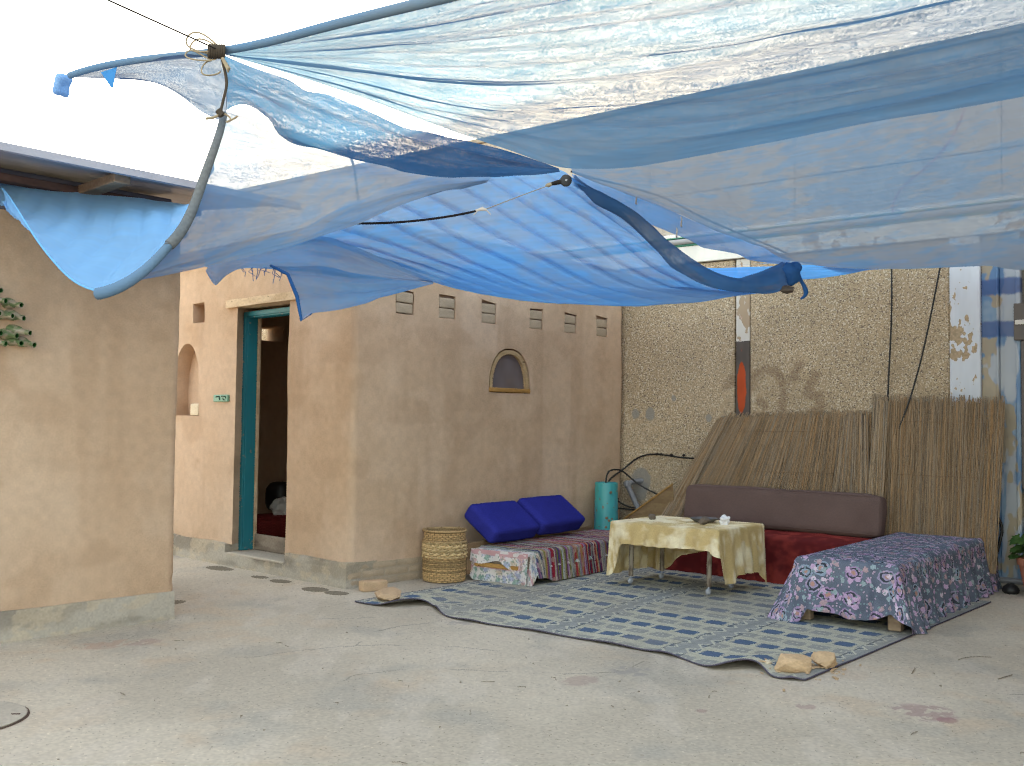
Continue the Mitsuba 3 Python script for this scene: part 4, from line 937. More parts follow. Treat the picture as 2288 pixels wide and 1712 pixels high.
for k in range(16):
    p = Fr[3] + (Fr[8] - Fr[3]) * rng.random()
    i = 3 + int(rng.random() * 4)
    f = rng.random()
    p = Fr[i] * (1 - f) + Fr[i + 1] * f
    L = .02 + .10 * rng.random() ** 3
    frays.append(tube([p + [0, 0, .01], p + [rng.normal(0, .012), rng.normal(0, .012), -L * .5], p + [rng.normal(0, .03), rng.normal(0, .02), -L]], .0022, 5))
add('shade_net_005__fray', frays, 'm_net_hem_solid', kind='stuff')
say('shade_net_006', 'wide blue net at the right with a laced seam along its lower left edge', 'shade net')
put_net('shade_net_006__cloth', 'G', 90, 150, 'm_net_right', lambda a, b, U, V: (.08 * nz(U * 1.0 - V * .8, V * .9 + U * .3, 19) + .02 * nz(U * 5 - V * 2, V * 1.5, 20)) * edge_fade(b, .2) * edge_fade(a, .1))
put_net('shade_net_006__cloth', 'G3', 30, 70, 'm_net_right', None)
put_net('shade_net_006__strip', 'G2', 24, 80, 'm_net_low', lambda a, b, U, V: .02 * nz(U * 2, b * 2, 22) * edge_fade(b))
G2 = net_points('G2')
for f, w in ((.52, .35), (.53, .95), (.30, .25)):
    i = f * (G2.shape[1] - 1)
    k = int(i)
    pt = (G2[0, k] * (1 - w) + G2[2, k] * w)
    add('shade_net_006__lace', tube([pt + [-.03, -.03, .03], pt + [-.045, -.045, 0], pt + [-.03, -.03, -.035], pt + [-.005, -.02, -.03]], .006, 6, 10), 'm_white_knot', smooth=60)
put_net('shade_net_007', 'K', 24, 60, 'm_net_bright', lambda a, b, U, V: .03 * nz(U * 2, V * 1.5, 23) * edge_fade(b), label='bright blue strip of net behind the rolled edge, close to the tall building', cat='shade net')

# pole carrying the overhead net, with a stuffed cloth end
PO = thing('net_pole', 'long bluish pole along the upper edge of the nets', 'pole')
POLE = [(-2.95, -1.14, 3.37), (-2.77, -1.62, 3.395), (-2.60, -2.15, 3.36), (-2.56, -3.02, 3.27), (-2.59, -3.85, 3.16), (-2.61, -4.71, 3.06), (-2.63, -5.42, 2.98)]
add('net_pole__tube', tube(POLE, np.linspace(.018, .027, 60), 12, 60), 'm_hem_blue', smooth=50)
capm = rotated(pillow((.12, .06, .145), .03, 12, .15, .03), 25, (1, 0, .3)).apply_translation((-2.955, -1.06, 3.33))
add('net_pole__end_wrap', capm, 'm_wrap', smooth=True, label='blue cloth wrapped round the pole end')
tab = np.array([(-2.87, -1.36, 3.36), (-2.83, -1.47, 3.375), (-2.82, -1.40, 3.27)])
add('net_pole__tab', (np.vstack([tab, tab + [.003, .003, 0]]), np.array([[0, 1, 2], [5, 4, 3], [0, 3, 4], [0, 4, 1], [1, 4, 5], [1, 5, 2], [2, 5, 3], [2, 3, 0]])), 'm_net_left_solid')

TIE = np.array([-2.62, -2.22, 3.335])
CI = np.array([.735, -.678, 0])          # to the right, seen from the yard entrance
DN = np.array([0, 0, -1.0])
TW = thing('rope_knot', 'tangle of rope and wire loops knotted round the pole', 'rope')


def q(a, b, c=0.0):
    return TIE + CI * a + DN * b + np.array([-.678, -.735, 0]) * c


loops = [[(0, 0), (-.05, -.05), (-.16, -.08), (-.185, -.04), (-.13, -.005), (-.03, .02)], [(-.02, -.02), (-.1, -.06), (-.15, -.055), (-.17, -.02), (-.08, .0), (-.02, .02)],
         [(-.03, .03), (-.1, .02), (-.17, -.0), (-.185, .03), (-.13, .055), (-.05, .05)], [(-.06, .05), (-.10, .10), (-.095, .125), (-.06, .13), (-.01, .10)]]
add('rope_knot__loop', [tube([q(a, b, .02 * math.sin(k * 2 + i)) for i, (a, b) in enumerate(L)], .0042, 6, 26) for k, L in enumerate(loops)], 'm_twine', smooth=60)
add('rope_knot__winding', [tube([q(-.03 + .012 * k + .026 * math.cos(t) * .4, .03 * math.sin(t), .034 * math.cos(t)) for t in np.linspace(0, 6.6, 20)], .0075, 6) for k in range(-3, 4)], 'm_cord', smooth=60)
add('rope_knot__drop', [tube([q(.0, .03), q(.015, .10), q(.026, .17), q(.012, .25), q(.0, .31), q(-.01, .345)], .0075, 8, 30), tube([q(-.015, .31), q(0, .325), q(.01, .335)], .017, 8)], 'm_cord', smooth=60, label='dark cord hanging from the knot to the curved hem')
for _t in [tube([q(0, .33), q(.035, .335), q(.05, .36), q(.03, .37), q(.075, .345), q(.085, .335)], .005, 6, 24), tube([q(-.01, .335), q(-.04, .35), q(-.075, .355)], .007, 6), tube([q(.005, .04, .02), q(.04, .10, .03), q(.035, .115, .02)], [.008, .012, .004], 6)]:
    add('rope_knot__tail', _t, 'm_twine', smooth=60)
add('wire', tube([TIE, (-3.29, -2.38, 3.34), (-3.75, -2.5, 3.36)], .0036, 6), 'm_dark', label='thin wire from the rope knot to the upper left', cat='wire')
add('wire_001', tube([TIE, (-1.26, -1.1, 4.37), (-.26, -.46, 5.13)], .0016, 6), 'm_white_knot', label='faint pale wire rising right from the rope knot', cat='wire')
add('roof_stay', tube([(.35, .6, 4.0), (.32, .45, 3.75), (.30, .3, 3.2)], .012, 8), 'm_dark', label='thin dark stay above the hut roof behind the nets', cat='pole')

# pulley and the lines through it
PU = thing('pulley', 'small black pulley wheel hanging between the nets', 'pulley')
pm_ = np.array([-.12, -2.46, 3.09])
wm = frame3(pm_, (.735, -.678, 0), (0, 0, 1.0))
add('pulley__wheel', moved(lathe([(.0001, -.014), (.028, -.014), (.040, -.010), (.033, 0), (.040, .010), (.028, .014), (.0001, .014)], 24), wm), 'm_black', smooth=35)
add('pulley__axle', moved(lathe([(.0001, -.018), (.008, -.018), (.008, .018), (.0001, .018)], 12), wm), 'm_grey_pipe', smooth=35)
add('pulley__bracket', tube([pm_ + [0, 0, .0], pm_ + np.array([-.035, .035, -.012]), pm_ + np.array([-.07, .07, -.025])], [.013, .017, .012], 8), 'm_dark', smooth=50)
add('pulley__knot', tube([pm_ + np.array([-.07, .07, -.025]), pm_ + np.array([-.085, .085, -.035]), pm_ + np.array([-.10, .10, -.038])], [.012, .016, .006], 7), 'm_twine', smooth=50)
LN = thing('pulley_rope', 'rope leading left from the pulley, pale first and dark past its knot', 'rope')
add('pulley_rope__cord', tube([(-.20, -2.38, 3.055), (-.45, -2.32, 2.94), (-.67, -2.23, 2.83)], .003, 6, 20), 'm_twine', smooth=60)
add('pulley_rope__knot', [tube([(-.66, -2.23, 2.83), (-.68, -2.215, 2.835), (-.72, -2.19, 2.82)], [.008, .014, .007], 7), tube([(-.66, -2.23, 2.83), (-.64, -2.25, 2.80)], .004, 6), tube([(-.71, -2.2, 2.82), (-.735, -2.19, 2.79)], .004, 6)], 'm_white_knot', smooth=60)
add('pulley_rope__line', tube([(-.71, -2.19, 2.82), (-1.11, -2.05, 2.71), (-1.44, -1.9, 2.66), (-1.69, -1.86, 2.64)], .0075, 7, 30), 'm_rope_dark', smooth=60)
add('guy_line', tube([(-.14, -2.52, 3.14), (.12, -2.69, 3.08), (.50, -2.83, 3.03), (.87, -2.86, 2.97), (1.33, -2.98, 2.87), (1.9, -3.06, 2.79)], .007, 7, 40), 'm_rope_dark', smooth=60, label='dark line running right from the pulley along the laced seam', cat='rope')
add('red_string', tube([(2.308, -4.307, 3.908), (2.296, -4.29, 3.836), (2.361, -4.205, 3.693), (2.424, -3.965, 3.451), (2.466, -3.706, 3.27), (2.446, -3.675, 3.116)], .006, 6, 40), 'm_redcord', smooth=60, label='thin red string hanging behind the right hand net', cat='string')
KN = np.array([2.02, -3.04, 2.68])
KT = thing('net_knot', 'bunched blue knot of net with a loose tail at the end of the rolled edge', 'knot')
add('net_knot__bunch', rock((.075, .075, .09), 21, rough=.5).apply_translation(KN + [-.02, 0, -.02]), 'm_net_hem_solid', smooth=60)
add('net_knot__tail', tube([KN + [.02, -.03, -.03], KN + [.06, -.05, -.10], KN + [.085, -.07, -.17], KN + [.04, -.05, -.235]], [.022, .014, .02, .008], 7, 14), 'm_net_hem_solid', smooth=60)
add('net_knot__stone', rock((.055, .05, .035), 33, rough=.7).apply_translation(KN + [-.05, .02, -.165]), 'm_darkstone', smooth=50, label='grey stone tied into the corner of the net')

# ------------------------------------------------------------------ rug
vy0, vy1 = [-.53, -1.38, -2.33, -3.31, -4.19], [-.47, -1.24, -2.08, -3.18, -4.14]
nu, nv = 150, 300
V4 = np.linspace(0, 4, nv)
ya, yb = PchipInterpolator(range(5), vy0)(V4), PchipInterpolator(range(5), vy1)(V4)
near = PchipInterpolator([0, .35, .62, .86, 1.2, 2, 2.6, 3, 3.4, 3.62, 3.82, 4.0], [-.36, -.33, -.04, -.16, -.26, -.16, -.12, -.10, -.20, -.02, -.12, -.06])(V4)
U4 = np.linspace(0, 1, nu) ** 1.35
R = np.zeros((nu, nv, 3))
UV = np.zeros((nu, nv, 2))
for i, uu in enumerate(U4):
    x = near + (3.42 - near) * uu
    t = x / 1.6
    R[i, :, 0], R[i, :, 1] = x, ya + (yb - ya) * t
    UV[i, :, 0], UV[i, :, 1] = x, V4 + 0.02
d = R[:, :, 0] - near[None, :]
fold = np.zeros((nu, nv))
for v0, w, h, L in ((.50, .13, .075, .32), (.84, .11, .05, .30), (1.35, .15, .018, .5), (1.9, .2, .015, .4), (2.55, .2, .016, .5), (2.95, .12, .022, .4), (3.55, .15, .075, .42), (3.93, .05, .02, .25)):
    fold += .68 * h * np.exp(-((V4[None, :] - v0) / w) ** 2) * np.exp(-(d / L) ** 2)
fold += .012 * np.clip(meshkit.fbm(R * 2.2, 3, 5) - .4, 0, 1) * np.clip(1.6 - d, 0, 1)
R[:, :, 2] = .010 + fold
rv = R.reshape(-1, 3)
RG = thing('rug', 'faded woven rug with rows of blue lozenges and grey bands on the concrete', 'rug')
add('rug__pile', (rv, grid_faces(nu, nv)), 'm_rug', smooth=True, uv=UV.reshape(-1, 2))
under = rv - [0, 0, .007]
add('rug__backing', (under, grid_faces(nu, nv)[:, ::-1]), 'm_rug_back', smooth=True)
add('rug__bound_edge', [tube(R[0] - [0, 0, .003], .0048, 7), tube(R[:, -1] - [0, 0, .003], .005, 6), tube(R[:, 0] - [0, 0, .003], .005, 6)], 'm_purple_edge', smooth=60, label='dark bound edge')


def on_rug(x, y):
    i = np.argmin((R[:, :, 0] - x) ** 2 + (R[:, :, 1] - y) ** 2)
    return R.reshape(-1, 3)[i, 2]


# ------------------------------------------------------------------ draped covers
def drape(w, l, z, drop, r=.035, wave=.012, k=8, seed=0, ncols=(40, 60), nq=26, flare=.02, lump=.006, corner_flare=None):
    """A cloth over a box w (x) by l (y) with its top at z: drop(s) gives the hang at each point of the rim, s = side + fraction
    (side 0 at -x, 1 at -y, 2 at +x, 3 at +y). uv is the flattened cloth."""
    P, Nn, S = [], [], []
    cor = [(-w / 2, l / 2), (-w / 2, -l / 2), (w / 2, -l / 2), (w / 2, l / 2)]
    nrm = [(-1, 0), (0, -1), (1, 0), (0, 1)]
    for sd in range(4):
        a, b = np.array(cor[sd]), np.array(cor[(sd + 1) % 4])
        n_ = ncols[0] if sd % 2 else ncols[1]
        n_ = max(n_, int(np.linalg.norm(b - a) / .025))
        for f in np.arange(n_) / n_:
            P.append(a + (b - a) * f)
            pn = np.array(nrm[(sd - 1) % 4]) if f < .06 else np.array(nrm[(sd + 1) % 4]) if f > .94 else None
            N_ = np.array(nrm[sd], float)
            if pn is not None:
                t = (.06 - f) / .12 if f < .06 else (f - .94) / .12
                N_ = N_ * (1 - t) + pn * t
            Nn.append(N_ / np.linalg.norm(N_))
            S.append(sd + f)
    P, Nn, S = np.array(P), np.array(Nn), np.array(S)
    P = P - Nn * 0
    D = np.array([drop(s) for s in S])
    per = np.cumsum(np.r_[0, np.linalg.norm(np.diff(P, axis=0), axis=1)])
    ctr = np.linspace(0, 1, 22)
    rows, uvs = [], []
    for c in ctr:                                    # the top, from a shrunken rim outwards
        sh = 0.02 + .98 * c
        p = P * sh - Nn * r * (c ** 3)
        zz = z + lump * 2 * (meshkit.fbm(np.c_[p * 2.5, np.zeros(len(p)) + seed], 3, seed) - .5)
        rows.append(np.c_[p, zz])
        uvs.append(p)
    for a in np.linspace(0, np.pi / 2, 7)[1:]:       # rounded rim
        p = P - Nn * r + Nn * r * math.sin(a)
        rows.append(np.c_[p, z - r + r * math.cos(a) + 0 * S])
        uvs.append(P - Nn * r + Nn * r * a)
    ph = rng.random() * 9
    wv = np.sin(per * k * 2 * np.pi / 1.0 + ph + 2.2 * np.sin(per * 5 + ph)) + .7 * (meshkit.fbm(np.c_[per * k * 1.3, per * 0, per * 0 + seed], 2, seed) - .5) * 2
    for h in np.linspace(0, 1, nq)[1:]:
        dd = D * h
        off = (flare + (corner_flare(S) if corner_flare else 0)) * h + wave * wv * h ** .8
        p = P + Nn * off[:, None]
        rows.append(np.c_[p, np.maximum(z - r - dd, .006)])
        uvs.append(P + Nn * (dd + .6 * r)[:, None])
    Q = np.array(rows)
    Q = np.concatenate([Q, Q[:, :1]], 1)
    UVq = np.array(uvs)
    UVq = np.concatenate([UVq, UVq[:, :1]], 1)
    nr_, nc_ = Q.shape[:2]
    return (Q.reshape(-1, 3), grid_faces(nr_, nc_)), UVq.reshape(-1, 2)


def lerp_drop(pts):
    xs, ys = zip(*pts)
    return lambda s: float(np.interp(s, xs, ys))


def placed(m, uv, o, deg):
    v, f = m
    a = math.radians(deg)
    Rm = np.array([[math.cos(a), -math.sin(a), 0], [math.sin(a), math.cos(a), 0], [0, 0, 1]])
    return (v @ Rm.T + np.array(o), f), uv


def at_local(o, deg, p):
    a = math.radians(deg)
    return np.array([o[0] + p[0] * math.cos(a) - p[1] * math.sin(a), o[1] + p[0] * math.sin(a) + p[1] * math.cos(a), p[2]])


def put(mesh, o, deg):
    return moved(mesh, trimesh.transformations.rotation_matrix(math.radians(deg), (0, 0, 1)) @ np.eye(4) if False else np.block([[np.array([[math.cos(math.radians(deg)), -math.sin(math.radians(deg)), 0], [math.sin(math.radians(deg)), math.cos(math.radians(deg)), 0], [0, 0, 1]]), np.array(o, float)[:, None]], [np.zeros((1, 3)), np.ones((1, 1))]]))


# low bench along the hut wall
LO, LD = (2.22, -.545, 0), 6.5
LBN = thing('low_bench', 'low bench along the hut wall under a striped rag rug', 'bench')
add('low_bench__frame', put([box((-1.06, -.32, .07), (1.06, .32, .26), .01)], LO, LD), 'm_grey_wood')
add('low_bench__back_rail', put([box((-1.12, .33, .05), (1.0, .36, .335), .006)], LO, LD), 'm_wood', label='dark board at the back of the bench')
for a, b in ((-1, -.26), (-1, .26), (1, -.26), (1, .26)):
    add('low_bench__leg', put(box((a * 1.02 - .03, b - .03, .012), (a * 1.02 + .03, b + .03, .07), .004), LO, LD), 'm_grey_wood')
add('low_bench__slat', put(box((-1.098, -.22, .135), (-1.068, .27, .172), .004), LO, LD), 'm_orange_wood', label='orange wooden slat across the end')
m, uv = drape(2.10, .64, .285, lerp_drop([(0, .20), (.05, .255), (.4, .245), (.55, .255), (.9, .265), (1.0, .27), (1.05, .1), (2, .1), (3, .1), (3.9, .12), (4, .20)]), wave=.006, k=5, seed=2, flare=.03, lump=.01)
# the end cloth hangs behind the slat and over it in two tongues
(mv, mf), uv = placed(m, uv, LO, LD)
add('floral_cloth', (mv, mf), 'm_floral', smooth=True, uv=uv, label='white cloth with pink and blue flowers hanging over the bench end', cat='cloth')
fl = [[], []]
ncl = 30
for j, f in enumerate(np.linspace(0, 1, ncl)):
    y = .315 - .635 * f
    for i, h in enumerate(np.linspace(0, 1, 12)):
        L = .105 + .02 * math.sin(f * 9) if f < .58 else .105 + (f - .58) * .42
        fl[0].append(at_local(LO, LD, (-1.088 - .018 * h - .010 * math.sin(f * 14) * h, y, .288 - L * h)))
        fl[1].append((.9 + L * h, f * .63))
add('floral_cloth__upper_flap', (np.array(fl[0]), grid_faces(ncl, 12)), 'm_floral', smooth=True, uv=np.array(fl[1]))
m, uv = drape(2.02, .66, .302, lerp_drop([(0, .0), (.95, .0), (1.0, .20), (1.04, .20), (1.1, .245), (1.5, .25), (2, .25), (2.05, .1), (3, .1), (4, .0)]), wave=.007, k=9, seed=3, flare=.035, lump=.012, ncols=(110, 40))
(mv, mf), uv = placed(m, uv, (2.27, -.545, 0), LD)
add('rag_rug', (mv, mf), 'm_stripes', smooth=True, uv=uv, label='multicoloured striped rag rug draped over the low bench', cat='rug')
for k, (x0, wd, dy) in enumerate(((1.235, .71, 0), (1.955, .75, .05))):
    c = pillow((wd, .42, .175), .05, 10, .06, .009, seed=k + 2)
    c = rotated(c, 36, (1, 0, 0))
    c = rotated(c, 5.5, (0, 0, 1))
    c.apply_translation((x0 + wd / 2, -.285 + dy, .494 + .02 * k))
    add('blue_cushion', c, 'm_bluecushion', smooth=True, label=('left one of the two deep blue cushions leaning against the hut wall', 'right one of the two deep blue cushions, nearer the turquoise cylinder')[k], cat='cushion', group='blue cushions on the low bench')

# wicker basket
BK = thing('wicker_basket', 'tall round wicker basket standing against the hut wall', 'basket')
bc, br_ = np.array([.905, -.215]), .178
weave, wcol = [], []
for row in range(27):
    z = .014 + row * .0166
    band = 13 <= row < 21
    th = np.linspace(0, 2 * np.pi, 97)
    ns = 22 if not band else 16
    amp = .009 if not band else .013
    rad = br_ + .006 * math.sin(z * 9) + amp * np.cos(th * ns + np.pi * (row % 2) + (row * .9 if band else 0)) + (.006 if band else 0)
    zz = z + (.006 * np.sin(th * ns + row) if band else .0012 * np.sin(th * 3 + row))
    t = tube(np.c_[bc[0] + rad * np.cos(th), bc[1] + rad * np.sin(th), zz], .0078 if not band else .0105, 5, caps=False)
    weave.append(t)
    base = np.array([.50, .345, .175]) if not band else np.array([.56, .42, .23])
    wcol.append(np.tile(base * (.55 + .7 * rng.random()), (len(t.vertices), 1)) * (.7 + .6 * rng.random((len(t.vertices), 1))))
for zr in (.225, .362, .455):
    th = np.linspace(0, 2 * np.pi, 97)
    for s_ in (0, 1):
        rad = br_ + .016 + .005 * np.cos(th * 30 + s_ * np.pi)
        t = tube(np.c_[bc[0] + rad * np.cos(th), bc[1] + rad * np.sin(th), zr + .006 * np.sin(th * 30 + s_ * np.pi)], .006, 5, caps=False)
        weave.append(t)
        wcol.append(np.tile(np.array([.46, .32, .17]), (len(t.vertices), 1)) * (.75 + .5 * rng.random((len(t.vertices), 1))))
add('wicker_basket__weave', weave, 'm_wicker', smooth=True, color=np.vstack(wcol))
stk, sc_ = [], []
for k in range(44):
    a = k * 2 * np.pi / 44
    top = .445 + .035 * rng.random() ** 3
    t = tube([(bc[0] + br_ * math.cos(a), bc[1] + br_ * math.sin(a), .01), (bc[0] + br_ * math.cos(a), bc[1] + br_ * math.sin(a), top)], .005, 5)
    stk.append(t)
    sc_.append(np.tile(np.array([.33, .22, .12]) * (.8 + .4 * rng.random()), (len(t.vertices), 1)))
add('wicker_basket__stakes', stk, 'm_wicker', smooth=True, color=np.vstack(sc_))
add('wicker_basket__lining', lathe([(br_ - .016, .012), (br_ - .016, .44), (br_ - .020, .44), (br_ - .020, .016), (.0001, .016), (.0001, .012), (br_ - .016, .012)], 40).apply_translation((bc[0], bc[1], 0)), 'm_wicker_inner', smooth=40)

# turquoise cylinder in the corner, pipe, hoses, board
cyl = lathe([(.0001, 0), (.134, 0), (.128, .40), (.122, .795), (.118, .80), (.105, .80), (.103, .6), (.0001, .6)], 40)
cyl.vertices += (meshkit.fbm(cyl.vertices * 6, 3)[:, None] - .5) * np.array([.012, .012, 0])
TC = thing('turquoise_cylinder', 'turquoise painted upright cylinder in the corner by the hut wall', 'cylinder')
add('turquoise_cylinder__shell', cyl.apply_translation((3.30, -.20, 0)), 'm_cyan', smooth=40)
for a, z in ((-2.1, .70), (-2.45, .43), (-2.5, .33), (-2.25, .40)):
    add('turquoise_cylinder__bolt', rock((.014, .014, .014), int(z * 50), sub=2).apply_translation((3.30 + .128 * math.cos(a), -.20 + .128 * math.sin(a), z)), 'm_wood', smooth=60)
HO = [(3.356, -.15, .78), (3.36, -.15, .83), (3.40, -.15, .905), (3.49, -.16, .93), (3.60, -.18, .915), (3.70, -.24, .83), (3.76, -.36, .74), (3.78, -.56, .66)]
add('black_hose', tube(HO, .0095, 8, 50), 'm_black', smooth=60, label='black hose bent from the cylinder top towards the wooden board', cat='hose')
HO2 = [(3.42, -.19, .76), wp(-.0, .84, .26), wp(-.06, .95, .07), wp(-.164, 1.041, .03), wp(-.338, 1.097, .02), wp(-.453, 1.10, .02), wp(-.715, 1.075, .02), wp(-.92, 1.07, .02), wp(-1.15, 1.05, .03)]
HS = thing('black_hose_001', 'black hose with knotted tape arching over the pebble wall', 'hose')
add('black_hose_001__hose', tube(HO2, .0095, 8, 60), 'm_black', smooth=60)
for s_ in (-.42, -.47, -.6, -.75):
    add('black_hose_001__tape', tube([wp(s_, 1.10 - .02 * abs(s_ + .45), .028), wp(s_ - .02, 1.10 + .006, .03)], .014, 7), 'm_dark', smooth=60)
add('black_hose_002', [tube([(3.41, -.28, .62), wp(-.1, .52, .14), wp(-.2, .50, .12), wp(-.3, .53, .10)], .009, 8, 24), tube([(3.42, -.26, .52), wp(-.1, .48, .12), wp(-.32, .47, .1)], .009, 8, 20)], 'm_black', smooth=60, label='short black hoses behind the turquoise cylinder', cat='hose')
add('drain_pipe', [tube([wp(-.225, .80, -.02), wp(-.16, .785, .10), wp(-.10, .76, .13)], .030, 12), tube([wp(-.10, .785, .13), wp(-.13, .73, .14)], .040, 12), tube([wp(-.115, .755, .135), wp(-.34, .42, .20)], .030, 12)], 'm_plastic_pipe', smooth=50, label='grey plastic pipe elbow coming out of the pebble wall', cat='pipe')
add('loose_plank', [moved(box((-.5, -.01, -.05), (.3, .01, .05), .004), wmat(-.05, .30, .12))], 'm_grey_wood', label='grey plank lying against the wall behind the cylinder', cat='plank')

# ------------------------------------------------------------------ reed screens
def reeds(quad, n, r, seed, layers=2, pieces=7, base=(.33, .235, .148), droop=0.0):
    """Thin reeds laid up the quad (top left, top right, bottom right, bottom left)."""
    g_ = np.random.default_rng(seed)
    tl, tr, brr, bl = [np.array(x, float) for x in quad]
    nrm = np.cross(tr - tl, bl - tl)
    nrm /= np.linalg.norm(nrm)
    vs, fs, cs, o = [], [], [], 0
    for la in range(layers):
        for i in range(n):
            f = (i + g_.random()) / n
            f2 = np.clip(f + g_.normal(0, .012), 0, 1)
            top, bot = tl + (tr - tl) * f, bl + (brr - bl) * f2
            cuts_ = [(0, 1)] if la == 0 else [(a, min(1, a + .08 + .22 * g_.random())) for a in np.sort(g_.random(pieces) * .95)]
            for a, b in cuts_:
                a -= .055 * g_.random() ** 2 * (a < .03)
                k = 4
                tt = np.linspace(a, b, k)
                p = top + (bot - top) * tt[:, None] + nrm * (.007 * la + .010 * g_.random() + .01 * np.sin(tt * 3 + f * 9))[:, None] + g_.normal(0, .0025, (k, 3))
                t = tube(p, r * (.7 + .6 * g_.random()), 4, caps=True)
                vs.append(t.vertices)
                fs.append(t.faces + o)
                o += len(t.vertices)
                h = g_.random()
                col = np.array(base) * (.66 + .6 * g_.random())
                col = col * np.array([1.12, 1, .84]) if h < .2 else col * np.array([.85, .95, 1.12]) if h > .7 else col
                cs.append(np.tile(col, (len(t.vertices), 1)))
    return trimesh.Trimesh(np.vstack(vs), np.vstack(fs), process=False), np.vstack(cs)


RS = thing('reed_screen', 'wide reed screen leaning slantwise behind the brown bolster', 'screen')
M1 = [(3.97, -1.27, 1.515), (4.11, -2.78, 1.545), (3.68, -3.0, .30), (3.50, -.78, .30)]
mm, cc = reeds(M1, 560, .0028, 1)
add('reed_screen__reeds', mm, 'm_reed', smooth=True, color=cc, kind='stuff')
mm, cc = reeds([(3.93, -1.16, 1.46), (3.955, -1.30, 1.52), (3.49, -.88, .25), (3.44, -.66, .25)], 60, .0034, 2, base=(.35, .255, .165))
add('reed_screen__folded_edge', mm, 'm_reed', smooth=True, color=cc, kind='stuff')
mm, cc = reeds([(4.02, -2.52, 1.52), (4.08, -2.76, 1.55), (3.66, -2.98, .4), (3.62, -2.55, .4)], 80, .0034, 6, base=(.34, .25, .165))
add('reed_screen__folded_edge', mm, 'm_reed', smooth=True, color=cc, kind='stuff')
RS2 = thing('reed_screen_001', 'upright reed screen against the post at the right, taller than its neighbour', 'screen')
M2 = [(4.07, -2.86, 1.675), (4.13, -3.99, 1.655), (3.88, -3.98, .18), (3.70, -2.97, .18)]
mm, cc = reeds(M2, 430, .0028, 3)
add('reed_screen_001__reeds', mm, 'm_reed', smooth=True, color=cc, kind='stuff')
mm, cc = reeds([(4.04, -2.83, 1.69), (4.06, -2.97, 1.66), (3.70, -3.06, .5), (3.66, -2.93, .5)], 56, .0034, 4, base=(.35, .26, .17))
add('reed_screen_001__edge_bundle', mm, 'm_reed', smooth=True, color=cc, kind='stuff')
for scr, M in (('reed_screen', M1), ('reed_screen_001', M2)):
    M = [np.array(x) for x in M]
    for f in (.12, .45, .8):
        a, b = M[0] + (M[3] - M[0]) * f, M[1] + (M[2] - M[1]) * f
        add(scr + '__tie_wire', tube([a + [-.014, 0, 0], (a + b) / 2 + [-.015, 0, -.004], b + [-.014, 0, 0]], .0016, 5), 'm_wood')
bd = moved(box((-.02, -.06, 0), (.0, .10, 1.12), .003), frame3((3.30, -.27, .30), (.55, -.2, .35), None))
tri = np.array([(3.46, -.32, .40), (3.62, -.84, .80), (3.56, -.92, .30), (3.42, -.45, .25)])
tv = np.vstack([tri, tri + np.array([.012, .01, 0])])
add('plywood_board', (tv, np.array([[0, 1, 2], [0, 2, 3], [4, 6, 5], [4, 7, 6], [0, 4, 5], [0, 5, 1], [1, 5, 6], [1, 6, 2], [2, 6, 7], [2, 7, 3], [3, 7, 4], [3, 4, 0]])), 'm_plywood', label='thin slanting plywood board left of the reed screens', cat='board')
add('plywood_board__edge_strip', tube([tri[0] + [-.006, 0, .004], tri[1] + [-.006, 0, .004]], .009, 6), 'm_orange_wood', smooth=50, label='orange edge of the board')

# cables down the wall
add('wall_cable', tube([wp(-2.98, 3.0, .04), wp(-2.985, 2.6, .05), wp(-2.97, 2.2, .05), wp(-2.95, 1.72, .06), wp(-2.95, 1.4, .06)], .0085, 8, 40), 'm_black', smooth=60, label='straight black cable down the pebble wall, left of the two', cat='cable', group='black cables on the pebble wall')
add('wall_cable_001', tube([wp(-3.45, 2.97, .10), wp(-3.36, 2.5, .10), wp(-3.25, 2.0, .10), wp(-3.14, 1.6, .13), wp(-3.06, 1.36, .17)], .0085, 8, 40), 'm_black', smooth=60, label='slanting black cable ending over the upright reed screen', cat='cable', group='black cables on the pebble wall')
add('ground_pipe', [tube([wp(-3.35, .095, .05), wp(-4.6, .075, .05)], .026, 10)], 'm_plastic_pipe', smooth=50, label='grey pipe along the foot of the blue post', cat='pipe')
GH = [wp(-3.84, .80, .22), wp(-3.90, .68, .12), wp(-3.95, .55, .10), wp(-3.935, .42, .12), wp(-3.90, .28, .14), wp(-3.86, .2, .16)]
add('dark_hose', tube(GH, .013, 8, 30), 'm_black', smooth=60, label='dark hose curving out beside the upright reed screen', cat='hose')

# ------------------------------------------------------------------ red seat and brown bolster
RSX = thing('red_sofa', 'long low sofa under dark red cloth in front of the reed screens', 'sofa')
add('red_sofa__base', box((3.02, -3.05, .012), (3.50, -1.0, .30), .01), 'm_wood')
m, uv = drape(.50, 2.2, .435, lerp_drop([(0, .40), (1, .40), (2, .3), (3, .3), (4, .40)]), wave=.016, k=6, seed=6, flare=.03, lump=.022, r=.05)
(mv, mf), uv = placed(m, uv, (3.23, -2.02, 0), 0)
add('red_sofa__cover', (mv, mf), 'm_red', smooth=True, uv=uv)
bo = pillow((.20, 2.06, .40), .07, 14, .10, .016, seed=4)
bo = rotated(bo, 8, (0, 1, 0)).apply_translation((3.52, -2.12, .625))
add('brown_bolster', bo, 'm_brown_fabric', smooth=True, label='long brown grey bolster standing on the back of the red sofa', cat='bolster')
for z_ in (-.165, .175):
    seam = rotated(tube([(-.098, -.97, z_), (-.108, -.5, z_), (-.110, 0, z_ + .004), (-.108, .5, z_), (-.098, .97, z_)], .0035, 6, 40), 8, (0, 1, 0)).apply_translation((3.52, -2.12, .625))
    add('brown_bolster__seam', seam, 'm_brown_fabric', smooth=60)

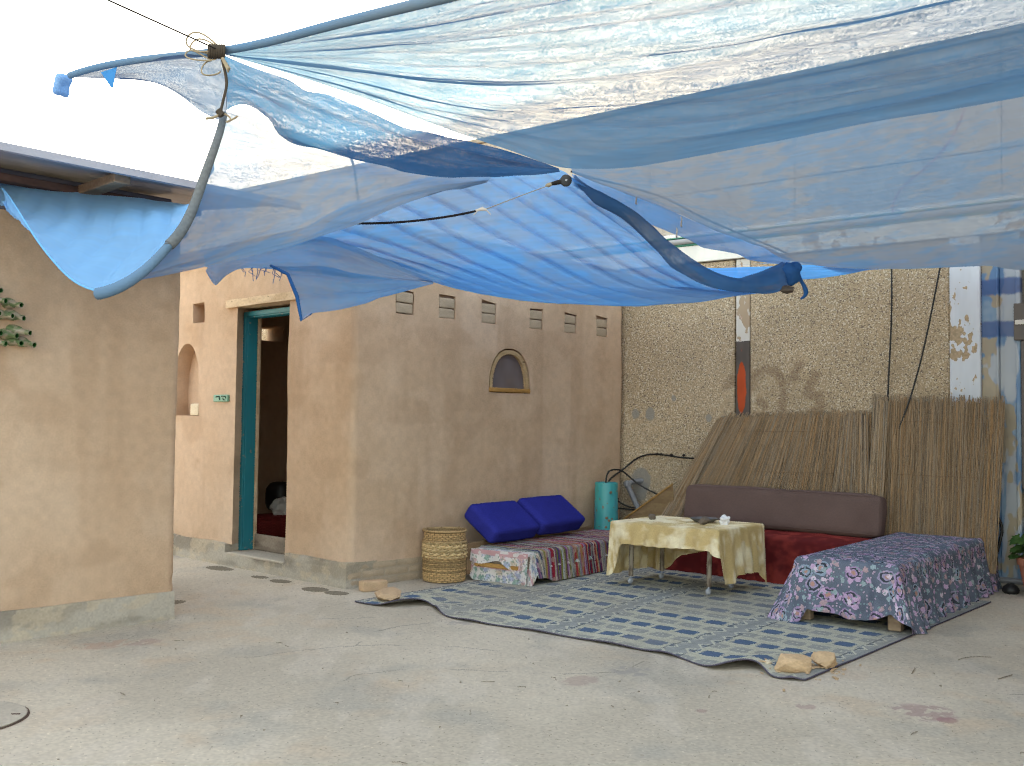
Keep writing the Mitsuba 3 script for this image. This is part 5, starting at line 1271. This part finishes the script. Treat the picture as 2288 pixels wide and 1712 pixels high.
# ------------------------------------------------------------------ bench under the paisley cover
PO_, PD = (2.84, -3.585, 0), 4.5
PB = thing('covered_bench', 'long bench under a dark cover with pink paisley pattern', 'bench')
add('covered_bench__frame', put(box((-1.22, -.33, .16), (1.22, .33, .40), .01), PO_, PD), 'm_wood')
for a, b in ((-1.21, -.33), (-1.23, .31), (1.15, -.3), (1.15, .3)):
    add('covered_bench__leg', put(box((a - .035, b - .045, .014 if a < 0 else .0), (a + .035, b + .045, .3), .004), PO_, PD), 'm_rafter')
m, uv = drape(2.58, .76, .475, lerp_drop([(0, .42), (.10, .40), (.18, .30), (.3, .31), (.5, .335), (.7, .345), (.84, .31), (.95, .27), (1.0, .33), (1.03, .42), (1.1, .43), (1.25, .40), (1.5, .415), (1.75, .425), (2, .42), (3, .40), (4, .40)]),
              wave=.040, k=5, seed=9, corner_flare=lambda S_: .13 * np.exp(-(np.minimum(S_, 4 - S_) / .13) ** 2) + .06 * np.exp(-((S_ - 1) / .1) ** 2), flare=.05, lump=.02, r=.06, nq=34)
(mv, mf), uv = placed(m, uv, PO_, PD)
add('covered_bench__cover', (mv, mf), 'm_paisley', smooth=True, uv=uv, label='dark cover with pink and grey paisley flowers')

# ------------------------------------------------------------------ table with the golden cloth
TO, TD = (2.215, -1.93, 0), 2.0
TBN = thing('table', 'small table on thin rough legs with castors, hidden under a golden cloth', 'table')
add('table__top', put(box((-.36, -.50, .535), (.36, .50, .565), .008), TO, TD), 'm_grey_wood')
LEGS = [(-.27, .40), (-.30, -.40), (.16, -.36), (.19, .37)]
for a, b in LEGS:
    p0 = at_local(TO, TD, (a, b, .535))
    p1 = at_local(TO, TD, (a + .01, b + .01, .085))
    k = add('table__leg', tube([p0, p0 * .66 + p1 * .34 + [.004, -.004, 0], p0 * .33 + p1 * .67 + [-.004, .003, 0], p1], [.026, .022, .024, .020], 10, 14) if False else tube(np.array([p0 + (p1 - p0) * t + [.004 * math.sin(t * 9), .004 * math.cos(t * 7), 0] for t in np.linspace(0, 1, 12)]), .021, 10), 'm_leg', smooth=50)
    c = p1 + [-.01, .0, 0]
    add(k + '__castor', [rock((.03, .022, .03), 3, sub=2, rough=.02).apply_translation((c[0], c[1], .043)), tube([p1 + [0, 0, .02], (c[0], c[1], .05)], .009, 7)], 'm_caster', smooth=60)
m, uv = drape(.80, 1.08, .572, lerp_drop([(0, .46), (.03, .45), (.10, .30), (.14, .165), (.5, .165), (.8, .15), (.93, .155), (.97, .19), (1.0, .20), (1.02, .36), (1.08, .43), (1.3, .42), (1.36, .37), (1.6, .37), (1.82, .38), (1.9, .46), (2.0, .50), (2.06, .40), (2.15, .28), (2.5, .26), (2.8, .34), (2.93, .47), (3.0, .50), (3.1, .46), (3.5, .45), (3.8, .46), (4, .46)]),
              wave=.020, k=7, seed=12, flare=.035, lump=.004, r=.022, nq=34)
(mv, mf), uv = placed(m, uv, TO, TD)
add('gold_cloth', (mv, mf), 'm_gold', smooth=True, uv=uv, label='pale golden velvet cloth hanging unevenly over the table', cat='tablecloth')
add('table_stone', broken_stone((.046, .036, .036), 41).apply_translation((2.18, -1.585, .598)), 'm_darkstone', smooth=22, label='small dark stone at the left end of the golden table', cat='stone')
add('table_stone_001', broken_stone((.055, .06, .05), 44).apply_translation((2.02, -2.24, .61)), 'm_darkstone', smooth=22, label='dark round stone in front of the shallow tray on the table', cat='stone')
tray = lathe([(.0001, 0), (.075, 0), (.085, .004), (.125, .030), (.128, .034), (.122, .034), (.082, .009), (.0001, .008)], 36)
add('metal_tray', tray.apply_translation((2.32, -2.04, .576)), 'm_tray', smooth=40, label='dark shallow metal tray on the golden tablecloth', cat='tray')
add('paper_tissue', rock((.055, .05, .045), 52, sub=4, rough=.9).apply_translation((2.27, -2.27, .605)), 'm_paper', smooth=30, label='crumpled white tissue beside the tray on the table', cat='tissue')

# ------------------------------------------------------------------ stones, brick, litter, manhole lid
add('corner_stone', rotated(broken_stone((.118, .082, .075), 61), -50, (0, 0, 1)).apply_translation((.06, -4.06, .045)), 'm_stone', smooth=22, label='long ochre stone lying on the near corner of the rug', cat='stone')
bs = broken_stone((.075, .078, .075), 67, 12)
add('corner_stone_001', bs.apply_translation((.285, -4.14, .062)), 'm_stone', smooth=22, label='blocky ochre stone on the rug corner, right of the long stone', cat='stone')
add('white_pebble', rock((.032, .022, .018), 66).apply_translation((.05, -3.90, .035)), 'm_whitestone', smooth=50, label='small whitish pebble behind the long ochre stone', cat='stone')
lit, lc = [], []
for k in range(150):
    a = rng.random() * 2 * np.pi
    x, y = .20 + rng.normal(0, .13), -4.08 + rng.normal(0, .09)
    z = on_rug(x, y) + .004 if y > -4.17 and x > -.05 else .004
    r_ = .004 + .012 * rng.random() ** 2
    t = rotated(box((-r_ * 1.6, -r_ * .6, -.002), (r_ * 1.6, r_ * .6, .003), .001), math.degrees(a), (0, 0, 1)).apply_translation((x, y, z + .003))
    lit.append(t)
add('clay_crumbs', lit, 'm_stone', label='crumbs of clay and straw around the stones on the rug corner', cat='crumbs', kind='stuff')
brk = rotated(pillow((.225, .105, .085), .010, 5, .01, .004, seed=8), -14, (0, 0, 1)).apply_translation((.105, -.195, .043))
add('loose_brick', brk, 'm_brick_tan', smooth=40, label='loose tan brick on the concrete at the corner of the hut', cat='brick')
sk = rotated(broken_stone((.165, .115, .058), 72), 25, (0, 0, 1)).apply_translation((-.12, -.67, .05))
add('flat_stone', sk, 'm_brick_tan', smooth=22, label='flat tan stone weighing down the far left corner of the rug', cat='stone')
ML = thing('manhole_cover', 'round concrete cover with a small slot at the lower left', 'manhole cover')
lid = lathe([(.0001, .002), (.278, .002), (.284, .010), (.280, .013), (.0001, .014)], 72)
add('manhole_cover__lid', lid.apply_translation((-3.605, -1.72, 0)), 'm_lid', smooth=30)
add('manhole_cover__gap', lathe([(.283, .001), (.283, .004), (.294, .004), (.294, .001), (.283, .001)], 72).apply_translation((-3.605, -1.72, 0)), 'm_rust_gap')
add('manhole_cover__slot', rotated(box((-.020, -.006, .012), (.020, .006, .0165), .001), -42, (0, 0, 1)).apply_translation((-3.405, -1.848, 0)), 'm_rust_gap')
bits = []
for k in range(260):
    x, y = rng.uniform(-4.4, 1.8), rng.uniform(-6.0, 1.5)
    if x > -.35 and -4.3 < y < 0:
        continue
    r_ = .002 + .004 * rng.random() ** 3
    bits.append(rock((r_ * 1.4, r_, r_ * .7), k, sub=1).apply_translation((x, y, r_ * .4)))
add('gravel', bits, 'm_grit', label='scattered grit on the concrete', cat='grit', kind='stuff')
tw = []
for k in range(36):
    x, y = rng.uniform(-3.6, 1.6), rng.uniform(-5.8, -.7)
    if x > -.35 and -4.3 < y < 0:
        continue
    a, L = rng.random() * 6.3, rng.uniform(.02, .08)
    tw.append(tube([(x, y, .003), (x + L * .5 * math.cos(a) + rng.normal(0, .006), y + L * .5 * math.sin(a), .006), (x + L * math.cos(a), y + L * math.sin(a), .003)], .0018, 5))
tw += [tube([(1.1, -4.62, .003), (1.25, -4.66, .005), (1.33, -4.74, .003)], .0016, 6, 10), tube([(.55, -4.55, .004), (.68, -4.52, .008)], .003, 5), tube([(.78, -4.95, .004), (.93, -4.98, .007)], .003, 5)]
add('twigs', tw, 'm_grey_wood', label='thin twigs and straws lying about the concrete', cat='twigs', kind='stuff')

# ------------------------------------------------------------------ potted plant at the right edge
PP = np.array([4.02, -4.30, 0])
PT = thing('potted_plant', 'terracotta pot with a round leaved green plant at the right edge', 'potted plant')
add('potted_plant__pot', lathe([(.0001, .02), (.12, .02), (.17, .27), (.185, .27), (.19, .33), (.172, .33), (.165, .28), (.0001, .27)], 40).apply_translation(PP), 'm_terracotta', smooth=35)
add('potted_plant__soil', lathe([(.0001, .285), (.166, .28)], 30).apply_translation(PP), 'm_soil')
lv, st = [], []
for k in range(120):
    a, rr, hh = rng.random() * 6.28, .24 * rng.random() ** .6, .05 + .26 * rng.random()
    p = PP + np.array([rr * math.cos(a), rr * math.sin(a), .30 + hh * (1 - rr * 1.6)])
    n_ = np.array([math.cos(a) * rr * 3 + rng.normal(0, .3), math.sin(a) * rr * 3 + rng.normal(0, .3), 1.0])
    n_ /= np.linalg.norm(n_)
    x_ = np.cross(n_, [rng.normal(), rng.normal(), .2])
    x_ /= np.linalg.norm(x_)
    y_ = np.cross(n_, x_)
    R_ = .026 + .022 * rng.random()
    ring_ = [p + n_ * .008 * math.cos(3 * t) + R_ * (1 + .08 * math.cos(7 * t)) * (x_ * math.cos(t) + y_ * math.sin(t)) for t in np.linspace(0, 2 * np.pi, 13)[:-1]]
    lv.append(trimesh.Trimesh(np.vstack([[p - n_ * .006], ring_]), np.array([[0, i + 1, (i + 1) % 12 + 1] for i in range(12)]), process=False))
    st.append(tube([PP + [rng.normal(0, .03), rng.normal(0, .03), .28], (PP + p) / 2 + [0, 0, .17], p - n_ * .006], .0025, 5, 6))
add('potted_plant__leaves', lv, 'm_leaf', smooth=True, kind='stuff')
add('potted_plant__stems', st, 'm_leaf', smooth=50)
add('dark_bundle', lathe([(.0001, 0), (.055, 0), (.068, .015), (.07, .035), (.058, .06), (.03, .08), (.0001, .085)], 30).apply_translation((4.05, -4.05, 0)), 'm_black', smooth=40, label='squat dark bundle on the ground beside the terracotta pot', cat='bundle')
